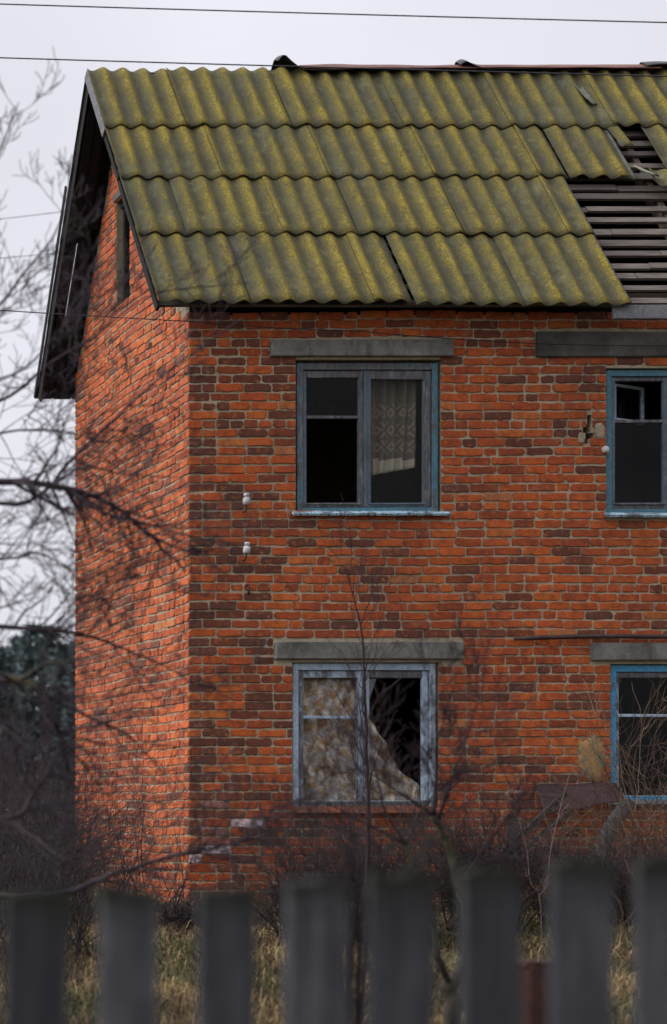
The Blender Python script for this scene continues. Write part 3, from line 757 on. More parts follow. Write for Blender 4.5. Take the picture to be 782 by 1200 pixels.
m = MB(); m.beam(RBk(XO-0.012, 0.0, 0.035), RBk(XO-0.008, LB*0.66, 0.075), 0.018, 0.06, NB, (0.3,0,0), 0.003, 0.003); m.build('loose_board', M['darkwood'], roof, False, True)
# boarding under the rear slope along the gable, with slits of daylight
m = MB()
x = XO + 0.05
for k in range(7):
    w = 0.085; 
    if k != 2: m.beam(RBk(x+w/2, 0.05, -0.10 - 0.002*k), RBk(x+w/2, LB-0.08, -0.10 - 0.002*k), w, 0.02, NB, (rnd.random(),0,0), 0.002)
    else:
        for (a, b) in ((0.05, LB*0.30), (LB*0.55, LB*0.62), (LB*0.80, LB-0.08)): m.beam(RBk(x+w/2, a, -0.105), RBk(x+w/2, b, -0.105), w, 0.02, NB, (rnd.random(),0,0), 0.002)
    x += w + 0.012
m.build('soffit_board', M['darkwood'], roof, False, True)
# ridge flashing: bent rusty strips with curled, tarred ends
def ridge_strip(x0, x1, mat, curl=0.0, up=0.05, lab=None):
    m = MB()
    def fn(u, v):
        x = x0 + (x1-x0)*u; t = (v-0.5)*2
        c = curl*max(0, 1-u*3.2)**1.6*(0.35+0.65*min(1, u*14))
        z = ZR + up - abs(t)*0.075 + 0.012*mnoise.noise(Vector((x*2.2, v*2, up*50))) + c*(0.85-0.25*t)
        return (x, YR + 0.02 + t*0.12 + 0.01*mnoise.noise(Vector((x*1.7, 5, 0))), z)
    m.grid(fn, 36, 6, 0.003); o = m.build('ridge_cap', mat, roof, True); 
    if lab: o['label'] = lab
XR = lambda px: (px - XV)/121.7 + CX
ridge_strip(XR(322), XR(430), M['blackmetal'], 0.19, 0.050, 'tarred ridge cap with a curled up end')
ridge_strip(XR(352), XR(560), M['rust'], 0.0, 0.062)
ridge_strip(XR(535), XR(640), M['blackmetal'], 0.11, 0.054, 'dark lifted ridge cap strip')
ridge_strip(XR(560), XR(770), M['rust'], 0.0, 0.066)
ridge_strip(XR(752), XEND, M['blackmetal'], 0.04, 0.075)

# ------------------------------------------------------------------ things hanging on or in the house
def lace():
    m = MB(); nu, nv = 40, 30
    x0, x1 = 438, 497
    def fn(u, v):
        x = fx(x0 + (x1-x0)*u - 4*v*u*0.2); top = 436; bot = 553 - 10*max(0, u-0.15)*1.0 + 8*max(0, 0.12-u)*8
        z = fz(top + (bot-top)*v)
        return (x, 0.17 + 0.022*math.sin(u*30+v*1.6) + 0.012*math.sin(u*13-v*2), z)
    m.grid(fn, nu, nv, 0.0015)
    # pattern bands: tint.r where the medallions are woven, tint.g for the plain pale hem
    t = []
    zt, zb = fz(436), fz(553)
    for f in m.f:
        zc = sum(m.v[i][2] for i in f)/len(f); k = (zt-zc)/(zt-zb); xc = sum(m.v[i][0] for i in f)/len(f)
        band = 1.0 if any(a < k < b for a, b in ((0.28,0.42), (0.47,0.61), (0.65,0.77))) and xc > fx(446) else 0.12
        t.append((band, 1.0 if 0.84 < k < 0.99 and xc > fx(446) else 0.0, 0))
    m.t = t
    tag(m.build('curtain', M['lace'], None, True, True), 'brown lace curtain with pale hem behind the upper left window', 'curtain')
lace()
def floral():
    m = MB()
    def fn(u, v):
        xl = 357 + 2*v; vv = v
        xr = min(501, 436 + 63*(max(0, vv-0.05)/0.78)**2 + 2.2*math.sin(vv*17) + 1.2*math.sin(vv*41))
        x = xl + (xr-xl)*u; y = 790 + (946-790)*v + 6*u*(1-v)
        fold = 0.042*math.sin((u*1.0 - v*0.55)*24)*(0.35+0.65*v) + 0.010*math.sin((u*1.3+v*0.8)*31) + 0.012*math.sin(u*9+v*7)
        if u < 0.5: fold += 0.020*math.sin((u*2.2+ (1-v)*1.1)*15)*v*(1-u*2)
        return (fx(x), 0.135 + fold, fz(y))
    m.grid(fn, 60, 44, 0.0015)
    tag(m.build('curtain', M['floral'], None, True), 'faded floral curtain swept aside behind the lower left window', 'curtain')
floral()
m = MB()
m.grid(lambda u, v: (fx(728 + 11*u*(1-v*0.6)), 0.13 + 0.012*math.sin(u*9+v*3), fz(794 + 20*v*(1-0.5*u))), 10, 12, 0.0012)
tag(m.build('curtain', M['rag'], None, True), 'scrap of white net curtain in the corner of the blue lower right window', 'curtain')

def insulator(px, py, lab, tilt):
    c = Vector((fx(px), -0.075, fz(py)))
    t = thing('insulator', lab, 'insulator', (c.x, 0.0, c.z), 'insulators on the front wall')
    ax = Vector((tilt, 0, 1)).normalized(); m = MB()
    m.lathe(c - ax*0.052, [(0.012,0.0),(0.029,0.003),(0.0305,0.03),(0.030,0.056),(0.026,0.060),(0.0175,0.062),(0.0175,0.068),(0.0225,0.071),(0.023,0.092),(0.021,0.098),(0.006,0.100)], 16, ax)
    m.build('insulator_body', M['porcelain'], t, True)
    m = MB(); m.tube([c - ax*0.045, c - ax*0.085, c - ax*0.105 + Vector((0,0.02,0)), c - ax*0.105 + Vector((0,0.05,0)), c - ax*0.10 + Vector((0,0.10,0))], [0.007]*5, 8)
    m.build('hook', M['iron'], t, True)
insulator(285.5, 586, 'white porcelain insulator on the brick wall, the upper of the two', 0.0)
insulator(286, 643, 'white porcelain insulator on the brick wall, the lower of the two', 0.08)
m = MB(); c = Vector((fx(289), -0.05, fz(691)))
m.tube([c + Vector((0, 0.08, 0.03)), c + Vector((0, 0.0, 0.04)), c + Vector((0.002, -0.01, 0.0)), c + Vector((-0.004, -0.008, -0.055))], [0.008, 0.009, 0.010, 0.007], 8)
tag(m.build('wall_hook', M['iron'], None, True), 'bare black iron hook in the brick wall below the insulators', 'hook')
# pipe under the upper right window
m = MB(); pts = [Vector((fx(600 + (905-600)*k/14), -0.045 - 0.004*math.sin(k), fz(749 - 5.5*k/14 - 1.2*math.sin(k*0.45)))) for k in range(15)]
m.tube(pts, [0.016] + [0.021]*13 + [0.021], 10)
tag(m.build('pipe', M['pipe'], None, True), 'long dark rusty pipe fixed level across the wall above the lower right window', 'pipe')
# thin service wire along the front
def wire(name, pts, r, lab, n=24, sag=0.0):
    a = []; 
    for q in range(len(pts)-1):
        for k in range(n):
            t = k/n; p = pts[q].lerp(pts[q+1], t); p.z -= sag*4*t*(1-t); a.append(p)
    a.append(pts[-1]); m = MB(); m.tube(a, [r]*len(a), 6)
    return tag(m.build(name, M['wire'], None, True), lab, 'wire')
wire('overhead_wire', [P(-420,-9,15.2), P(1150,35,14.6)], 0.0048, 'overhead wire crossing the top of the sky, the higher of the two', 40, 0.015)
wire('overhead_wire', [P(-420,54,15.6), P(1150,98,15.0)], 0.0048, 'overhead wire passing just over the roof ridge, the lower of the two', 40, 0.015)
wire('service_wire', [P(-300,342,16.4), P(219,376.5,17.9), P(420,388,17.93), P(640,403,17.93), P(900,404,17.95)], 0.0042, 'thin black service wire running along the brick wall under the eave', 20, 0.012)
wire('far_wire', [P(-400,282,30), P(160,236,36)], 0.0055, 'thin far wire passing behind the roof verge, the higher of two', 30, 0.12)
wire('far_wire', [P(-400,318,30), P(160,286,36)], 0.0055, 'thin far wire passing behind the roof verge, the lower of two', 30, 0.12)

# ------------------------------------------------------------------ junk by the wall
m = MB()
def sh(u, v):
    x = fx(624 + 94*u); top = 920 - 3*u; bot = 956 - 18*u
    return (x, -0.06 - 0.16*v + 0.012*math.sin(u*7), fz(top + (bot-top)*v) + 0.008*math.sin(u*11))
m.grid(sh, 20, 8, 0.003)
tag(m.build('metal_sheet', M['purplemetal'], None, True), 'bent dark oxblood sheet of steel jutting from the wall beside the window', 'metal sheet')
def plank(p0, p1, w, h, mat, lab, name='plank', cat='plank', up=(0,0,1), grp=None):
    m = MB(); p0 = Vector(p0); p1 = Vector(p1); n = 5
    for k in range(1):
        m.beam(p0, p1, w, h, up, (rnd.random()*0.5,0,0), min(w,h)*0.12, min(w,h)*0.15)
    return tag(m.build(name, mat, None, False, True), lab, cat, grp)
plank(P(585,1003,17.2), P(662,930,17.75), 0.045, 0.04, M['plank'], 'dark plank leaning up under the oxblood metal sheet', up=(0,-1,0))
plank(P(598,1008,17.1), P(668,950,17.8), 0.035, 0.03, M['plank'], 'thin broken plank leaning lower beside the metal sheet', up=(0,-1,0))
plank(P(602,1010,17.4), P(601,958,17.75), 0.10, 0.03, M['plank'], 'short upright board stub against the bricks left of the metal sheet', up=(0,-1,0))
m = MB()
pts = [P(690,1045,17.0), P(700,1010,17.1), P(709,985,17.25), P(718,965,17.4), P(735,942,17.6)]
m.tube(pts, [0.078,0.072,0.066,0.062,0.055], 12, rough=0.10)
tag(m.build('log', M['log'], None, True), 'silvery grey log leaning on the wall under the lower right window', 'log')
plank(P(186,1093,15.2), P(262,1101,15.0), 0.06, 0.022, M['paleplank'], 'pale plank lying in the grass by the house corner, left one')
plank(P(268,1096,15.1), P(330,1101,15.0), 0.05, 0.02, M['paleplank'], 'pale plank lying in the grass in front of the wall, right one')
m = MB(); q = P(630,1128,9.2); g0 = gz(q.x, q.y)
m.box((q.x-0.075, q.y-0.06, g0-0.15), (q.x+0.06, q.y+0.06, q.z), (0.5,0,0), 0.012, 0.012); m.box((q.x-0.085, q.y-0.07, q.z-0.02), (q.x+0.07, q.y+0.07, q.z+0.012), (0.5,0,0), 0.008, 0.008)
tag(m.build('post', M['postwood'], None), 'low reddish brown post standing between two pickets', 'post')

# ------------------------------------------------------------------ picket fence
DF = 3.74
PK = [(-110,-36,1050), (8,82,1046), (118,187,1040), (234,302,1041), (337,411,1030), (434,512,1026), (543,613,1020), (648,721,1010), (748,822,1007), (858,930,1002), (964,1036,998), (-216,-146,1053)]
f0 = P(420, 1040, DF)
fence = thing('picket_fence', 'weathered grey wooden picket fence in front of the house', 'fence', (f0.x, f0.y, gz(f0.x, f0.y)))
for (a, b, y) in PK:
    p0 = P(a+2.5, y, DF); p1 = P(b-2.5, y, DF); zb = gz(p0.x, p0.y) - 0.1
    m = MB(); dz = [0.011*rnd.uniform(-1,1) for _ in range(4)]
    lean = rnd.uniform(-0.006, 0.006); nseg = 9; hw = (p1.x-p0.x)/2; cx = (p0.x+p1.x)/2
    top = p0.z
    def pf(u, v, side):
        z = zb + (top + dz[int(u*3)] - zb)*v
        return (cx + hw*(2*u-1)*(1+0.02*mnoise.noise(Vector((v*6, u*3, a)))) + lean*(v-1), p0.y + side, z)
    m.grid(lambda u, v: pf(u, v, 0.0 + 0.002*mnoise.noise(Vector((u*4, v*14, a)))), 3, 40, 0.0)
    m.grid(lambda u, v: pf(1-u, v, 0.024), 3, 40, 0.0)
    W = 4; n1 = W*41
    for j in range(40):
        for (i, i2) in ((0, 3), (3, 0)):
            A = j*W+i; B2 = (j+1)*W+i; C = n1+j*W+i2; D = n1+(j+1)*W+i2
            m.f.append((A, B2, D, C) if i == 0 else (B2, A, C, D)); m.t.append((0.5,)*3)
    tp = [40*W+i for i in range(4)]; tq = [n1+40*W+i for i in range(4)]
    m.f.append(tuple(tp + tq)); m.t.append((0.5,)*3)
    sd = rnd.random(); m.t = [(sd, max(0.0, 1-(top-max(m.v[i][2] for i in f))/0.05), 0) for f in m.f]
    m.build('picket', M['picket'], fence, False, True)
for z in (0.38, 0.98):
    a = P(-230, 950, DF); b = P(1060, 950, DF); m = MB(); g = gz(0, a.y)
    m.box((a.x, a.y+0.028, z), (b.x, a.y+0.068, z+0.085), (0.4,0,0), 0.004, 0.004); m.build('rail', M['picket'], fence, False, True)

# ------------------------------------------------------------------ bare woody plants
def spline(pts, n=6):
    out = []; P_ = [pts[0]*2-pts[1]] + pts + [pts[-1]*2-pts[-2]]
    for i in range(1, len(P_)-2):
        for k in range(n):
            t = k/n; a, b, c, d = P_[i-1], P_[i], P_[i+1], P_[i+2]
            out.append(0.5*((2*b) + (c-a)*t + (2*a-5*b+4*c-d)*t*t + (3*b-a-3*c+d)*t**3))
    out.append(pts[-1]); return out
def grow(mb, p, d, L, r, lev, rr, up=0.10, wig=0.28, kids=4, ang=(25, 60), minr=0.0016, keep=None):
    n = max(4, int(5 + L*4)); pts = [p.copy()]; rs = [r]; d = d.normalized(); q = p.copy()
    for k in range(n):
        d = (d + Vector((rr.gauss(0,1), rr.gauss(0,1), rr.gauss(0,1)))*wig*0.5 + Vector((0,0,up))).normalized()
        q = q + d*(L/n); pts.append(q.copy()); rs.append(max(minr, r*(1 - 0.8*(k+1)/n)))
    mb.tube(pts, rs, 6 if r > 0.012 else (4 if r > 0.004 else 3), (rr.random(), 0, 0), False)
    if lev > 0:
        for _ in range(kids):
            t = rr.uniform(0.25, 1.0); i = min(n-1, int(t*n)); base = pts[i].lerp(pts[i+1], t*n-i if t < 1 else 0)
            dd = (pts[i+1]-pts[i]).normalized(); ax = dd.orthogonal(); ax.rotate(Matrix.Rotation(rr.uniform(0, 6.283), 3, dd))
            nd = dd.copy(); nd.rotate(Matrix.Rotation(R(rr.uniform(*ang)), 3, ax))
            grow(mb, base, nd, L*rr.uniform(0.35, 0.65), max(minr, rs[i]*rr.uniform(0.45, 0.7)), lev-1, rr, up, wig, max(2, kids-1), ang, minr)
def limb(mb, pts, r0, r1, rr, kids=10, klen=0.5, lev=2, n=7, up=0.05, sides=7, kr=0.45, ang=(30,65), t0=0.1, kmax=0.012, kk=4, minr=0.0016):
    sp = spline([Vector(p) for p in pts], n); m = len(sp)
    sp = [p + Vector((rr.gauss(0,1), rr.gauss(0,1), rr.gauss(0,1)))*r0*0.12 for p in sp]
    rs = [r0 + (r1-r0)*(i/(m-1))**0.8 for i in range(m)]
    mb.tube(sp, rs, sides, (rr.random(),0,0))
    for _ in range(kids):
        t = rr.uniform(t0, 0.98); i = min(m-2, int(t*(m-1))); dd = (sp[i+1]-sp[i]).normalized(); ax = dd.orthogonal()
        ax.rotate(Matrix.Rotation(rr.uniform(0, 6.283), 3, dd)); nd = dd.copy(); nd.rotate(Matrix.Rotation(R(rr.uniform(*ang)), 3, ax))
        grow(mb, sp[i], nd, klen*rr.uniform(0.6, 1.3), max(minr, min(kmax, rs[i]*kr)), lev, rr, up, 0.26, kk, (25, 60), minr)

# the tree at the left, trunk just out of the picture, limbs reaching in front of the gable
rr = random.Random(21)
tb = P(-330, 1200, 10.1); tb.z = gz(tb.x, tb.y) - 0.1
tree = thing('bare_tree', 'leafless tree at the left whose limbs reach across the gable wall', 'tree', tb)
m = MB()
trunk_pts = [tb] + [P(a, b, c*1.03) for a, b, c in ((-322,1000,9.8), (-318,820,9.8), (-300,640,9.8), (-310,470,9.8), (-290,300,9.9), (-270,150,10), (-262,0,10.1))]
sp = spline(trunk_pts, 5); m.tube(sp, [0.14 - 0.115*(i/(len(sp)-1)) for i in range(len(sp))], 12, rough=0.06)
trunk = m.build('trunk', M['bark'], tree, True)
m = MB()
def tl(px, r0, r1, kids=10, **k): limb(m, [P(q[0], q[1], q[2]*1.03) for q in px], r0*1.05, r1*1.2, rr, kids=int(kids*1.2), kr=0.6, kk=4, minr=0.0020, **k)
tl([(-300,640,9.8), (-150,585,9.6), (0,565,9.5), (78,572,9.4), (130,592,9.4), (178,630,9.4), (216,668,9.45)], 0.027, 0.004, kids=26, klen=0.42, t0=0.30)
tl([(78,572,9.4), (120,600,9.3), (165,612,9.3), (222,628,9.3), (300,640,9.4)], 0.010, 0.002, kids=12, klen=0.34, lev=1)
tl([(60,570,9.4), (98,548,9.6), (150,556,9.8), (215,560,10)], 0.009, 0.002, kids=10, klen=0.3)
tl([(-310,700,9.8), (-150,722,9.6), (0,734,9.5), (85,742,9.5), (140,758,9.5), (215,790,9.5)], 0.020, 0.003, kids=20, klen=0.40, t0=0.35)
tl([(-318,860,9.8), (-140,800,9.4), (0,795,9.0), (48,812,8.9), (66,850,8.9), (82,905,9.0)], 0.030, 0.006, kids=16, klen=0.45, t0=0.35)
tl([(48,812,8.9), (100,838,9.2), (150,862,9.4), (190,905,9.6)], 0.010, 0.002, kids=9, klen=0.32)
tl([(-305,560,9.8), (-140,560,9.9), (20,590,10), (88,535,10), (150,476,10), (205,430,10.1), (285,372,10.2)], 0.015, 0.0025, kids=12, klen=0.30, t0=0.35)
tl([(-305,520,9.8), (-120,500,9.9), (0,470,10), (60,425,10.1), (110,395,10.1), (180,345,10.2), (290,332,10.3)], 0.012, 0.002, kids=12, klen=0.28, t0=0.35, up=0.1)
tl([(-300,450,9.8), (-140,420,9.7), (-20,372,9.6), (30,318,9.6), (70,262,9.6), (86,182,9.6)], 0.013, 0.0018, kids=12, klen=0.26, t0=0.35, up=0.12)
tl([(-290,400,9.9), (-120,300,9.8), (-30,240,9.8), (0,175,9.8), (22,120,9.8)], 0.014, 0.0018, kids=8, klen=0.22, t0=0.35, up=0.15)
tl([(-315,500,9.8), (-150,470,9.4), (0,445,9.3), (60,400,9.2), (120,318,9.2)], 0.012, 0.002, kids=14, klen=0.30, t0=0.35, up=0.08)
tl([(-318,640,9.8), (-120,640,9.5), (0,655,9.4), (50,650,9.4), (110,690,9.4)], 0.012, 0.002, kids=20, klen=0.4, t0=0.35, up=0.02)
tl([(-300,520,9.9), (-100,540,10), (0,508,10.1), (70,505,10.2), (130,520,10.2)], 0.011, 0.002, kids=18, klen=0.40, t0=0.35, up=0.02)
tl([(-318,900,9.8), (-150,940,9.2), (0,960,8.8), (40,930,8.8), (70,880,8.8)], 0.026, 0.005, kids=14, klen=0.4, t0=0.35)
tl([(-318,960,9.8), (-100,1040,9.2), (60,1048,9.0), (128,1026,9.0), (205,1003,9.0), (262,992,9.0), (330,975,9.0)], 0.022, 0.003, kids=18, klen=0.35, t0=0.4)
tl([(-300,640,9.8), (-380,520,10.2), (-460,420,10.5), (-540,300,10.8)], 0.03, 0.004, kids=10, klen=0.5)
m.build('limb', M['bark'], tree, True)

# crooked mossy shrub in front of the lower left window
rr = random.Random(5)
b = P(532, 1260, 10.2); b.z = gz(b.x, b.y) - 0.05
sh1 = thing('bare_shrub', 'crooked mossy shrub with forked trunk in front of the lower left window', 'shrub', b)
m = MB()
limb(m, [b, P(530,1200,10.2), P(528,1150,10.2)], 0.046, 0.038, rr, kids=0, sides=10)
limb(m, [P(528,1155,10.2), P(545,1128,10.2), P(547,1080,10.2), P(538,1040,10.25), P(525,990,10.3), P(508,955,10.3)], 0.030, 0.015, rr, kids=5, klen=0.3, sides=9)
limb(m, [P(528,1155,10.2), P(514,1120,10.1), P(508,1080,10.1), P(488,1030,10), P(476,990,10)], 0.018, 0.010, rr, kids=4, klen=0.3, sides=8)
m.build('trunk', M['barkmoss'], sh1, True)
m = MB()
def sl(px, r0, r1, kids=10, **k): limb(m, [P(*q) for q in px], r0, r1, rr, kids=int(kids*1.0), kk=5, **k)
sl([(508,955,10.3), (512,915,10.3), (512,860,10.35), (506,800,10.4)], 0.013, 0.002, kids=12, klen=0.26, up=0.12)
sl([(514,960,10.3), (535,900,10.3), (552,850,10.4), (570,790,10.5)], 0.009, 0.0015, kids=13, klen=0.26, up=0.12)
sl([(508,955,10.3), (470,930,10.3), (430,905,10.3), (395,900,10.3)], 0.009, 0.0015, kids=10, klen=0.26, up=0.1)
sl([(476,990,10), (490,955,10.1), (515,925,10.2), (560,880,10.3)], 0.010, 0.0015, kids=10, klen=0.26, up=0.1)
sl([(476,990,10), (452,950,10), (440,900,10), (432,850,10.1)], 0.009, 0.0015, kids=10, klen=0.24, up=0.12)
sl([(476,990,10), (420,960,10), (375,940,10), (330,948,10)], 0.008, 0.0015, kids=10, klen=0.26, up=0.1)
sl([(538,1040,10.25), (570,990,10.2), (600,950,10.2), (625,900,10.2)], 0.009, 0.0015, kids=8, klen=0.26, up=0.1)
m.build('twig', M['barkshrub'], sh1, True)
# tall thin sapling in front of that window, nearly in focus
rr = random.Random(9)
b = P(428, 1150, 14.2); b.z = gz(b.x, b.y) - 0.03
sap = thing('bare_sapling', 'tall thin leafless sapling rising over the lower left window', 'sapling', b)
m = MB(); limb(m, [b, P(430,1040,14.2), P(432,960,14.2), P(430,880,14.2), P(427,800,14.2), P(424,740,14.2), P(412,690,14.2), P(404,655,14.2)], 0.020, 0.002, rr, kids=26, klen=0.42, lev=1, up=0.12, ang=(25,50), t0=0.35, kmax=0.006)
m.build('stem', M['barkshrub'], sap, True)
b = P(415, 1150, 9.0); b.z = gz(b.x, b.y) - 0.03
st = thing('bare_shrub', 'dark many stemmed shrub low behind the fence below the lower left window', 'shrub', b)
m = MB(); rr = random.Random(14)
for (q, w) in (((420,985),0.014), ((395,975),0.011), ((350,990),0.010), ((445,1000),0.012), ((310,1000),0.009), ((470,960),0.009), ((335,950),0.008)):
    limb(m, [b + Vector((rr.uniform(-0.05,0.05), rr.uniform(-0.05,0.05), 0)), P(415+(q[0]-415)*0.35, 1060, 9.0), P(q[0], q[1], 9.0+rr.uniform(-0.2,0.2))], w, 0.003, rr, kids=9, klen=0.28, up=0.12, kmax=0.006)
m.build('stem', M['barkdark'], st, True)

def bush(px, py, d, w, h, n, seed, lab, mat, name='bush', grp=None, lev=2, kids=5, r=0.008, py0=None):
    rr = random.Random(seed); b = P(px, py, d); b.z = gz(b.x, b.y) - 0.03
    t = thing(name, lab, 'bush' if name == 'bush' else name.replace('_', ' '), b, grp); m = MB()
    for k in range(n):
        a = rr.uniform(0, 6.283); o = Vector((math.cos(a)*rr.uniform(0, w*0.55), math.sin(a)*rr.uniform(0, w*0.4), 0))
        dr = Vector((o.x*0.6 + rr.gauss(0,0.28), o.y*0.6 + rr.gauss(0,0.28), 1.0))
        grow(m, b + o, dr, h*rr.uniform(0.6, 1.15), r*rr.uniform(0.5, 1.2), lev, rr, 0.02, 0.30, kids)
    m.build('stem', mat, t, True, True); return t
BARE = 'bushes in the thicket left of the house'
bush(20, 1000, 15.5, 1.0, 1.0, 70, 31, 'dense dark leafless bush at the left end of the thicket', M['barkdark'], grp=BARE)
bush(80, 1000, 16.5, 0.8, 0.85, 60, 32, 'dense dark leafless bush against the foot of the gable wall', M['barkdark'], grp=BARE)
bush(60, 1000, 13.5, 0.8, 0.7, 50, 33, 'low tangled brown bush nearest the fence at the left', M['barkdark'], grp=BARE)
bush(165, 1030, 16.8, 0.5, 0.5, 12, 34, 'thin brown bush by the house corner', M['barkshrub'], grp=BARE)
bush(-60, 1000, 14.5, 1.0, 1.2, 30, 35, 'tall dark bush half out of the left edge', M['barkdark'], grp=BARE)
bush(20, 1000, 22, 1.6, 1.5, 36, 36, 'tall leafless bush behind the house corner, nearer the wall', M['barkshrub'], grp=BARE)
bush(-30, 1000, 25, 1.8, 1.7, 36, 37, 'tall leafless bush far behind at the left edge', M['barkshrub'], grp=BARE)
bush(70, 1000, 27, 1.6, 1.7, 36, 38, 'leafless bush farthest back beside the gable edge', M['barkshrub'], grp=BARE)
for (px, d, w_, h_, n_, sd, lab) in ((225,15.6,0.5,0.24,50,61,'low dark leafless bush in the grass before the house corner'), (352,14.6,0.3,0.6,70,62,'dark leafless bush before the wall right of the whitewashed bricks'),
        (440,14.8,0.5,0.8,90,63,'dense dark bush at the foot of the wall under the lower left window'), (560,15.4,0.55,0.72,110,64,'low dark bush under the right end of the lower left window'), (700,15.6,0.8,0.6,110,65,'low dark bush before the log and the planks'),
        (60,24,1.6,1.1,45,66,'broad grey bush deep in the thicket'), (-10,19,1.3,1.0,45,67,'broad dark bush in the middle of the thicket')):
    bush(px, 1000, d, w_, h_, n_, sd, lab, M['barkdark'], grp=('low bushes before the front wall' if px > 200 else BARE))
WEED = 'weeds and brambles along the foot of the wall'
bush(205, 1060, 17.2, 0.3, 1.3, 9, 41, 'tall thin brown weed stalks right at the house corner', M['weed'], 'dry_weeds', WEED, 1, 4, 0.004)
bush(165, 1060, 17.3, 0.3, 1.5, 8, 47, 'tall thin weed stalks in front of the gable wall', M['barkshrub'], 'dry_weeds', WEED, 1, 4, 0.005)
bush(608, 1060, 17.3, 0.4, 0.75, 20, 42, 'tangle of reddish brambles left of the leaning planks', M['barkshrub'], 'dry_weeds', WEED, 2, 4, 0.004)
bush(668, 1060, 17.3, 0.6, 0.55, 30, 43, 'tangle of brambles below the oxblood metal sheet', M['weed'], 'dry_weeds', WEED, 2, 4, 0.004)
bush(735, 1060, 16.6, 0.6, 1.0, 44, 44, 'tall brown weeds in front of the grey log', M['weed'], 'dry_weeds', WEED, 2, 4, 0.004)
bush(790, 1060, 16.4, 0.7, 1.5, 44, 45, 'tall dry weeds rising over the lower right window', M['weed'], 'dry_weeds', WEED, 2, 4, 0.0045)
bush(300, 1060, 16.9, 0.7, 0.45, 22, 46, 'low brown weeds by the whitewashed bricks', M['weed'], 'dry_weeds', WEED, 1, 4, 0.003)
bush(560, 1060, 16.6, 0.6, 0.55, 22, 48, 'low dead weeds below the wall left of the brambles', M['weed'], 'dry_weeds', WEED, 1, 4, 0.003)
bush(740, 1090, 13.5, 0.3, 0.75, 14, 49, 'pale dead weeds seen between the rightmost pickets', M['weed'], 'dry_weeds', WEED, 1, 4, 0.0035)
m = MB(); rr = random.Random(77); b = P(635, 1075, 15); b.z = gz(b.x, b.y) - 0.02
limb(m, [b, P(632,1050,15), P(622,1035,15), P(618,1000,15), P(610,965,15), P(602,925,15)], 0.0055, 0.0018, rr, kids=5, klen=0.15, lev=1)
limb(m, [P(632,1050,15), P(641,1036,15), P(645,1000,15), P(656,950,15), P(668,905,15)], 0.005, 0.0018, rr, kids=5, klen=0.15, lev=1)
tw = thing('forked_twig', 'pale forked twig standing in the grass before the leaning planks', 'twig', b); m.build('stem', m_bark('pale_twig_bark', (0.09,0.062,0.062), (0.20,0.15,0.145)), tw, True)

# ------------------------------------------------------------------ grass (nobody could count it)
rr = random.Random(99); m = MB()
def blade(x, y, L, tone):
    z = gz(x, y) - 0.01; a = rr.uniform(0, 6.283); ln = rr.uniform(0.2, 1.9); w = rr.uniform(0.0015, 0.004)
    d = Vector((math.cos(a), math.sin(a), 0)); s = Vector((-d.y, d.x, 0)); p = Vector((x, y, z)); b = len(m.v)
    for k, (f, wk) in enumerate(((0,1), (0.4,0.9), (0.75,0.6))):
        q = p + Vector((0,0,1))*L*(f - 0.40*f*f*ln) + d*L*ln*f*f*0.9
        m.v.append(tuple(q - s*w*wk)); m.v.append(tuple(q + s*w*wk))
    q = p + Vector((0,0,1))*L*(1-0.48*ln) + d*L*ln*0.95; m.v.append(tuple(q))
    m.f += [(b,b+1,b+3,b+2), (b+2,b+3,b+5,b+4), (b+4,b+5,b+6)]; m.t += [(tone,0,0)]*3
n = 0
while n < 75000:
    d = rr.uniform(8.5, 18.0); y = d - D0; px = rr.uniform(-120, 900); x = CX + (px-XV)*d/FPX
    if x > -0.03 and y > -0.05: continue
    c = mnoise.noise(Vector((x*0.8, y*0.8, 7.7)))
    if rr.random() > 0.55 + c*0.7: continue
    green = mnoise.noise(Vector((x*0.9, y*0.9, 1.1))) > 0.12
    tone = rr.uniform(0.85, 1.0) if green and rr.random() < 0.7 else min(0.8, max(0, 0.26 + 0.75*mnoise.noise(Vector((x*1.6, y*1.6, 3.3))) + rr.gauss(0, 0.22)))
    blade(x, y, rr.uniform(0.05, 0.19), tone); n += 1
for n in range(9000):
    d = rr.uniform(18, 34); px = rr.uniform(-200, 120); y = d - D0; x = CX + (px-XV)*d/FPX
    if x > -0.05: continue
    blade(x, y, rr.uniform(0.15, 0.5), rr.uniform(0, 0.9))
o = m.build('grass', M['straw'], None, False, True); o['kind'] = 'stuff'

# ------------------------------------------------------------------ pines far behind
rr = random.Random(55)
def pine(px, d, H, seed):
    rr = random.Random(seed); b = P(px, 950, d); b.z = 0.6
    t = thing('pine_tree', 'dark green pine in the far row behind the thicket', 'tree', b, 'far pines behind the house')
    m = MB(); m.tube([b, b + Vector((0.1,0,H*0.5)), b + Vector((0,0.1,H*0.98))], [0.17, 0.11, 0.03], 8); m.build('trunk', M['pinebark'], t, True)
    m = MB()
    for k in range(520):
        f = rr.uniform(0.10, 1.0)**0.85; rad = (1-f)**0.65*H*0.17 + 0.15; a = rr.uniform(0, 6.283); q = rad*math.sqrt(rr.random())*(0.75+0.5*mnoise.noise(Vector((a, f*7, seed))))
        c = b + Vector((math.cos(a)*q, math.sin(a)*q, H*f - q*0.15))
        for j in range(5):
            dv = Vector((math.cos(a)+rr.gauss(0,0.6), math.sin(a)+rr.gauss(0,0.6), rr.gauss(0.2,0.5))).normalized()*rr.uniform(0.25, 0.6); s = dv.orthogonal().normalized()
            s.rotate(Matrix.Rotation(rr.uniform(0,6.28), 3, dv)); e = c + dv; s *= 0.11
            m.add([c - s, c + s, e], [(0,1,2)])
    m.build('crown', M['needle'], t)
for i in range(22):
    d = rr.uniform(78, 110); pine(-260 + i*19 + rr.uniform(-8, 8), d, 0.9 + rr.uniform(185, 222)*d/FPX, 100+i)

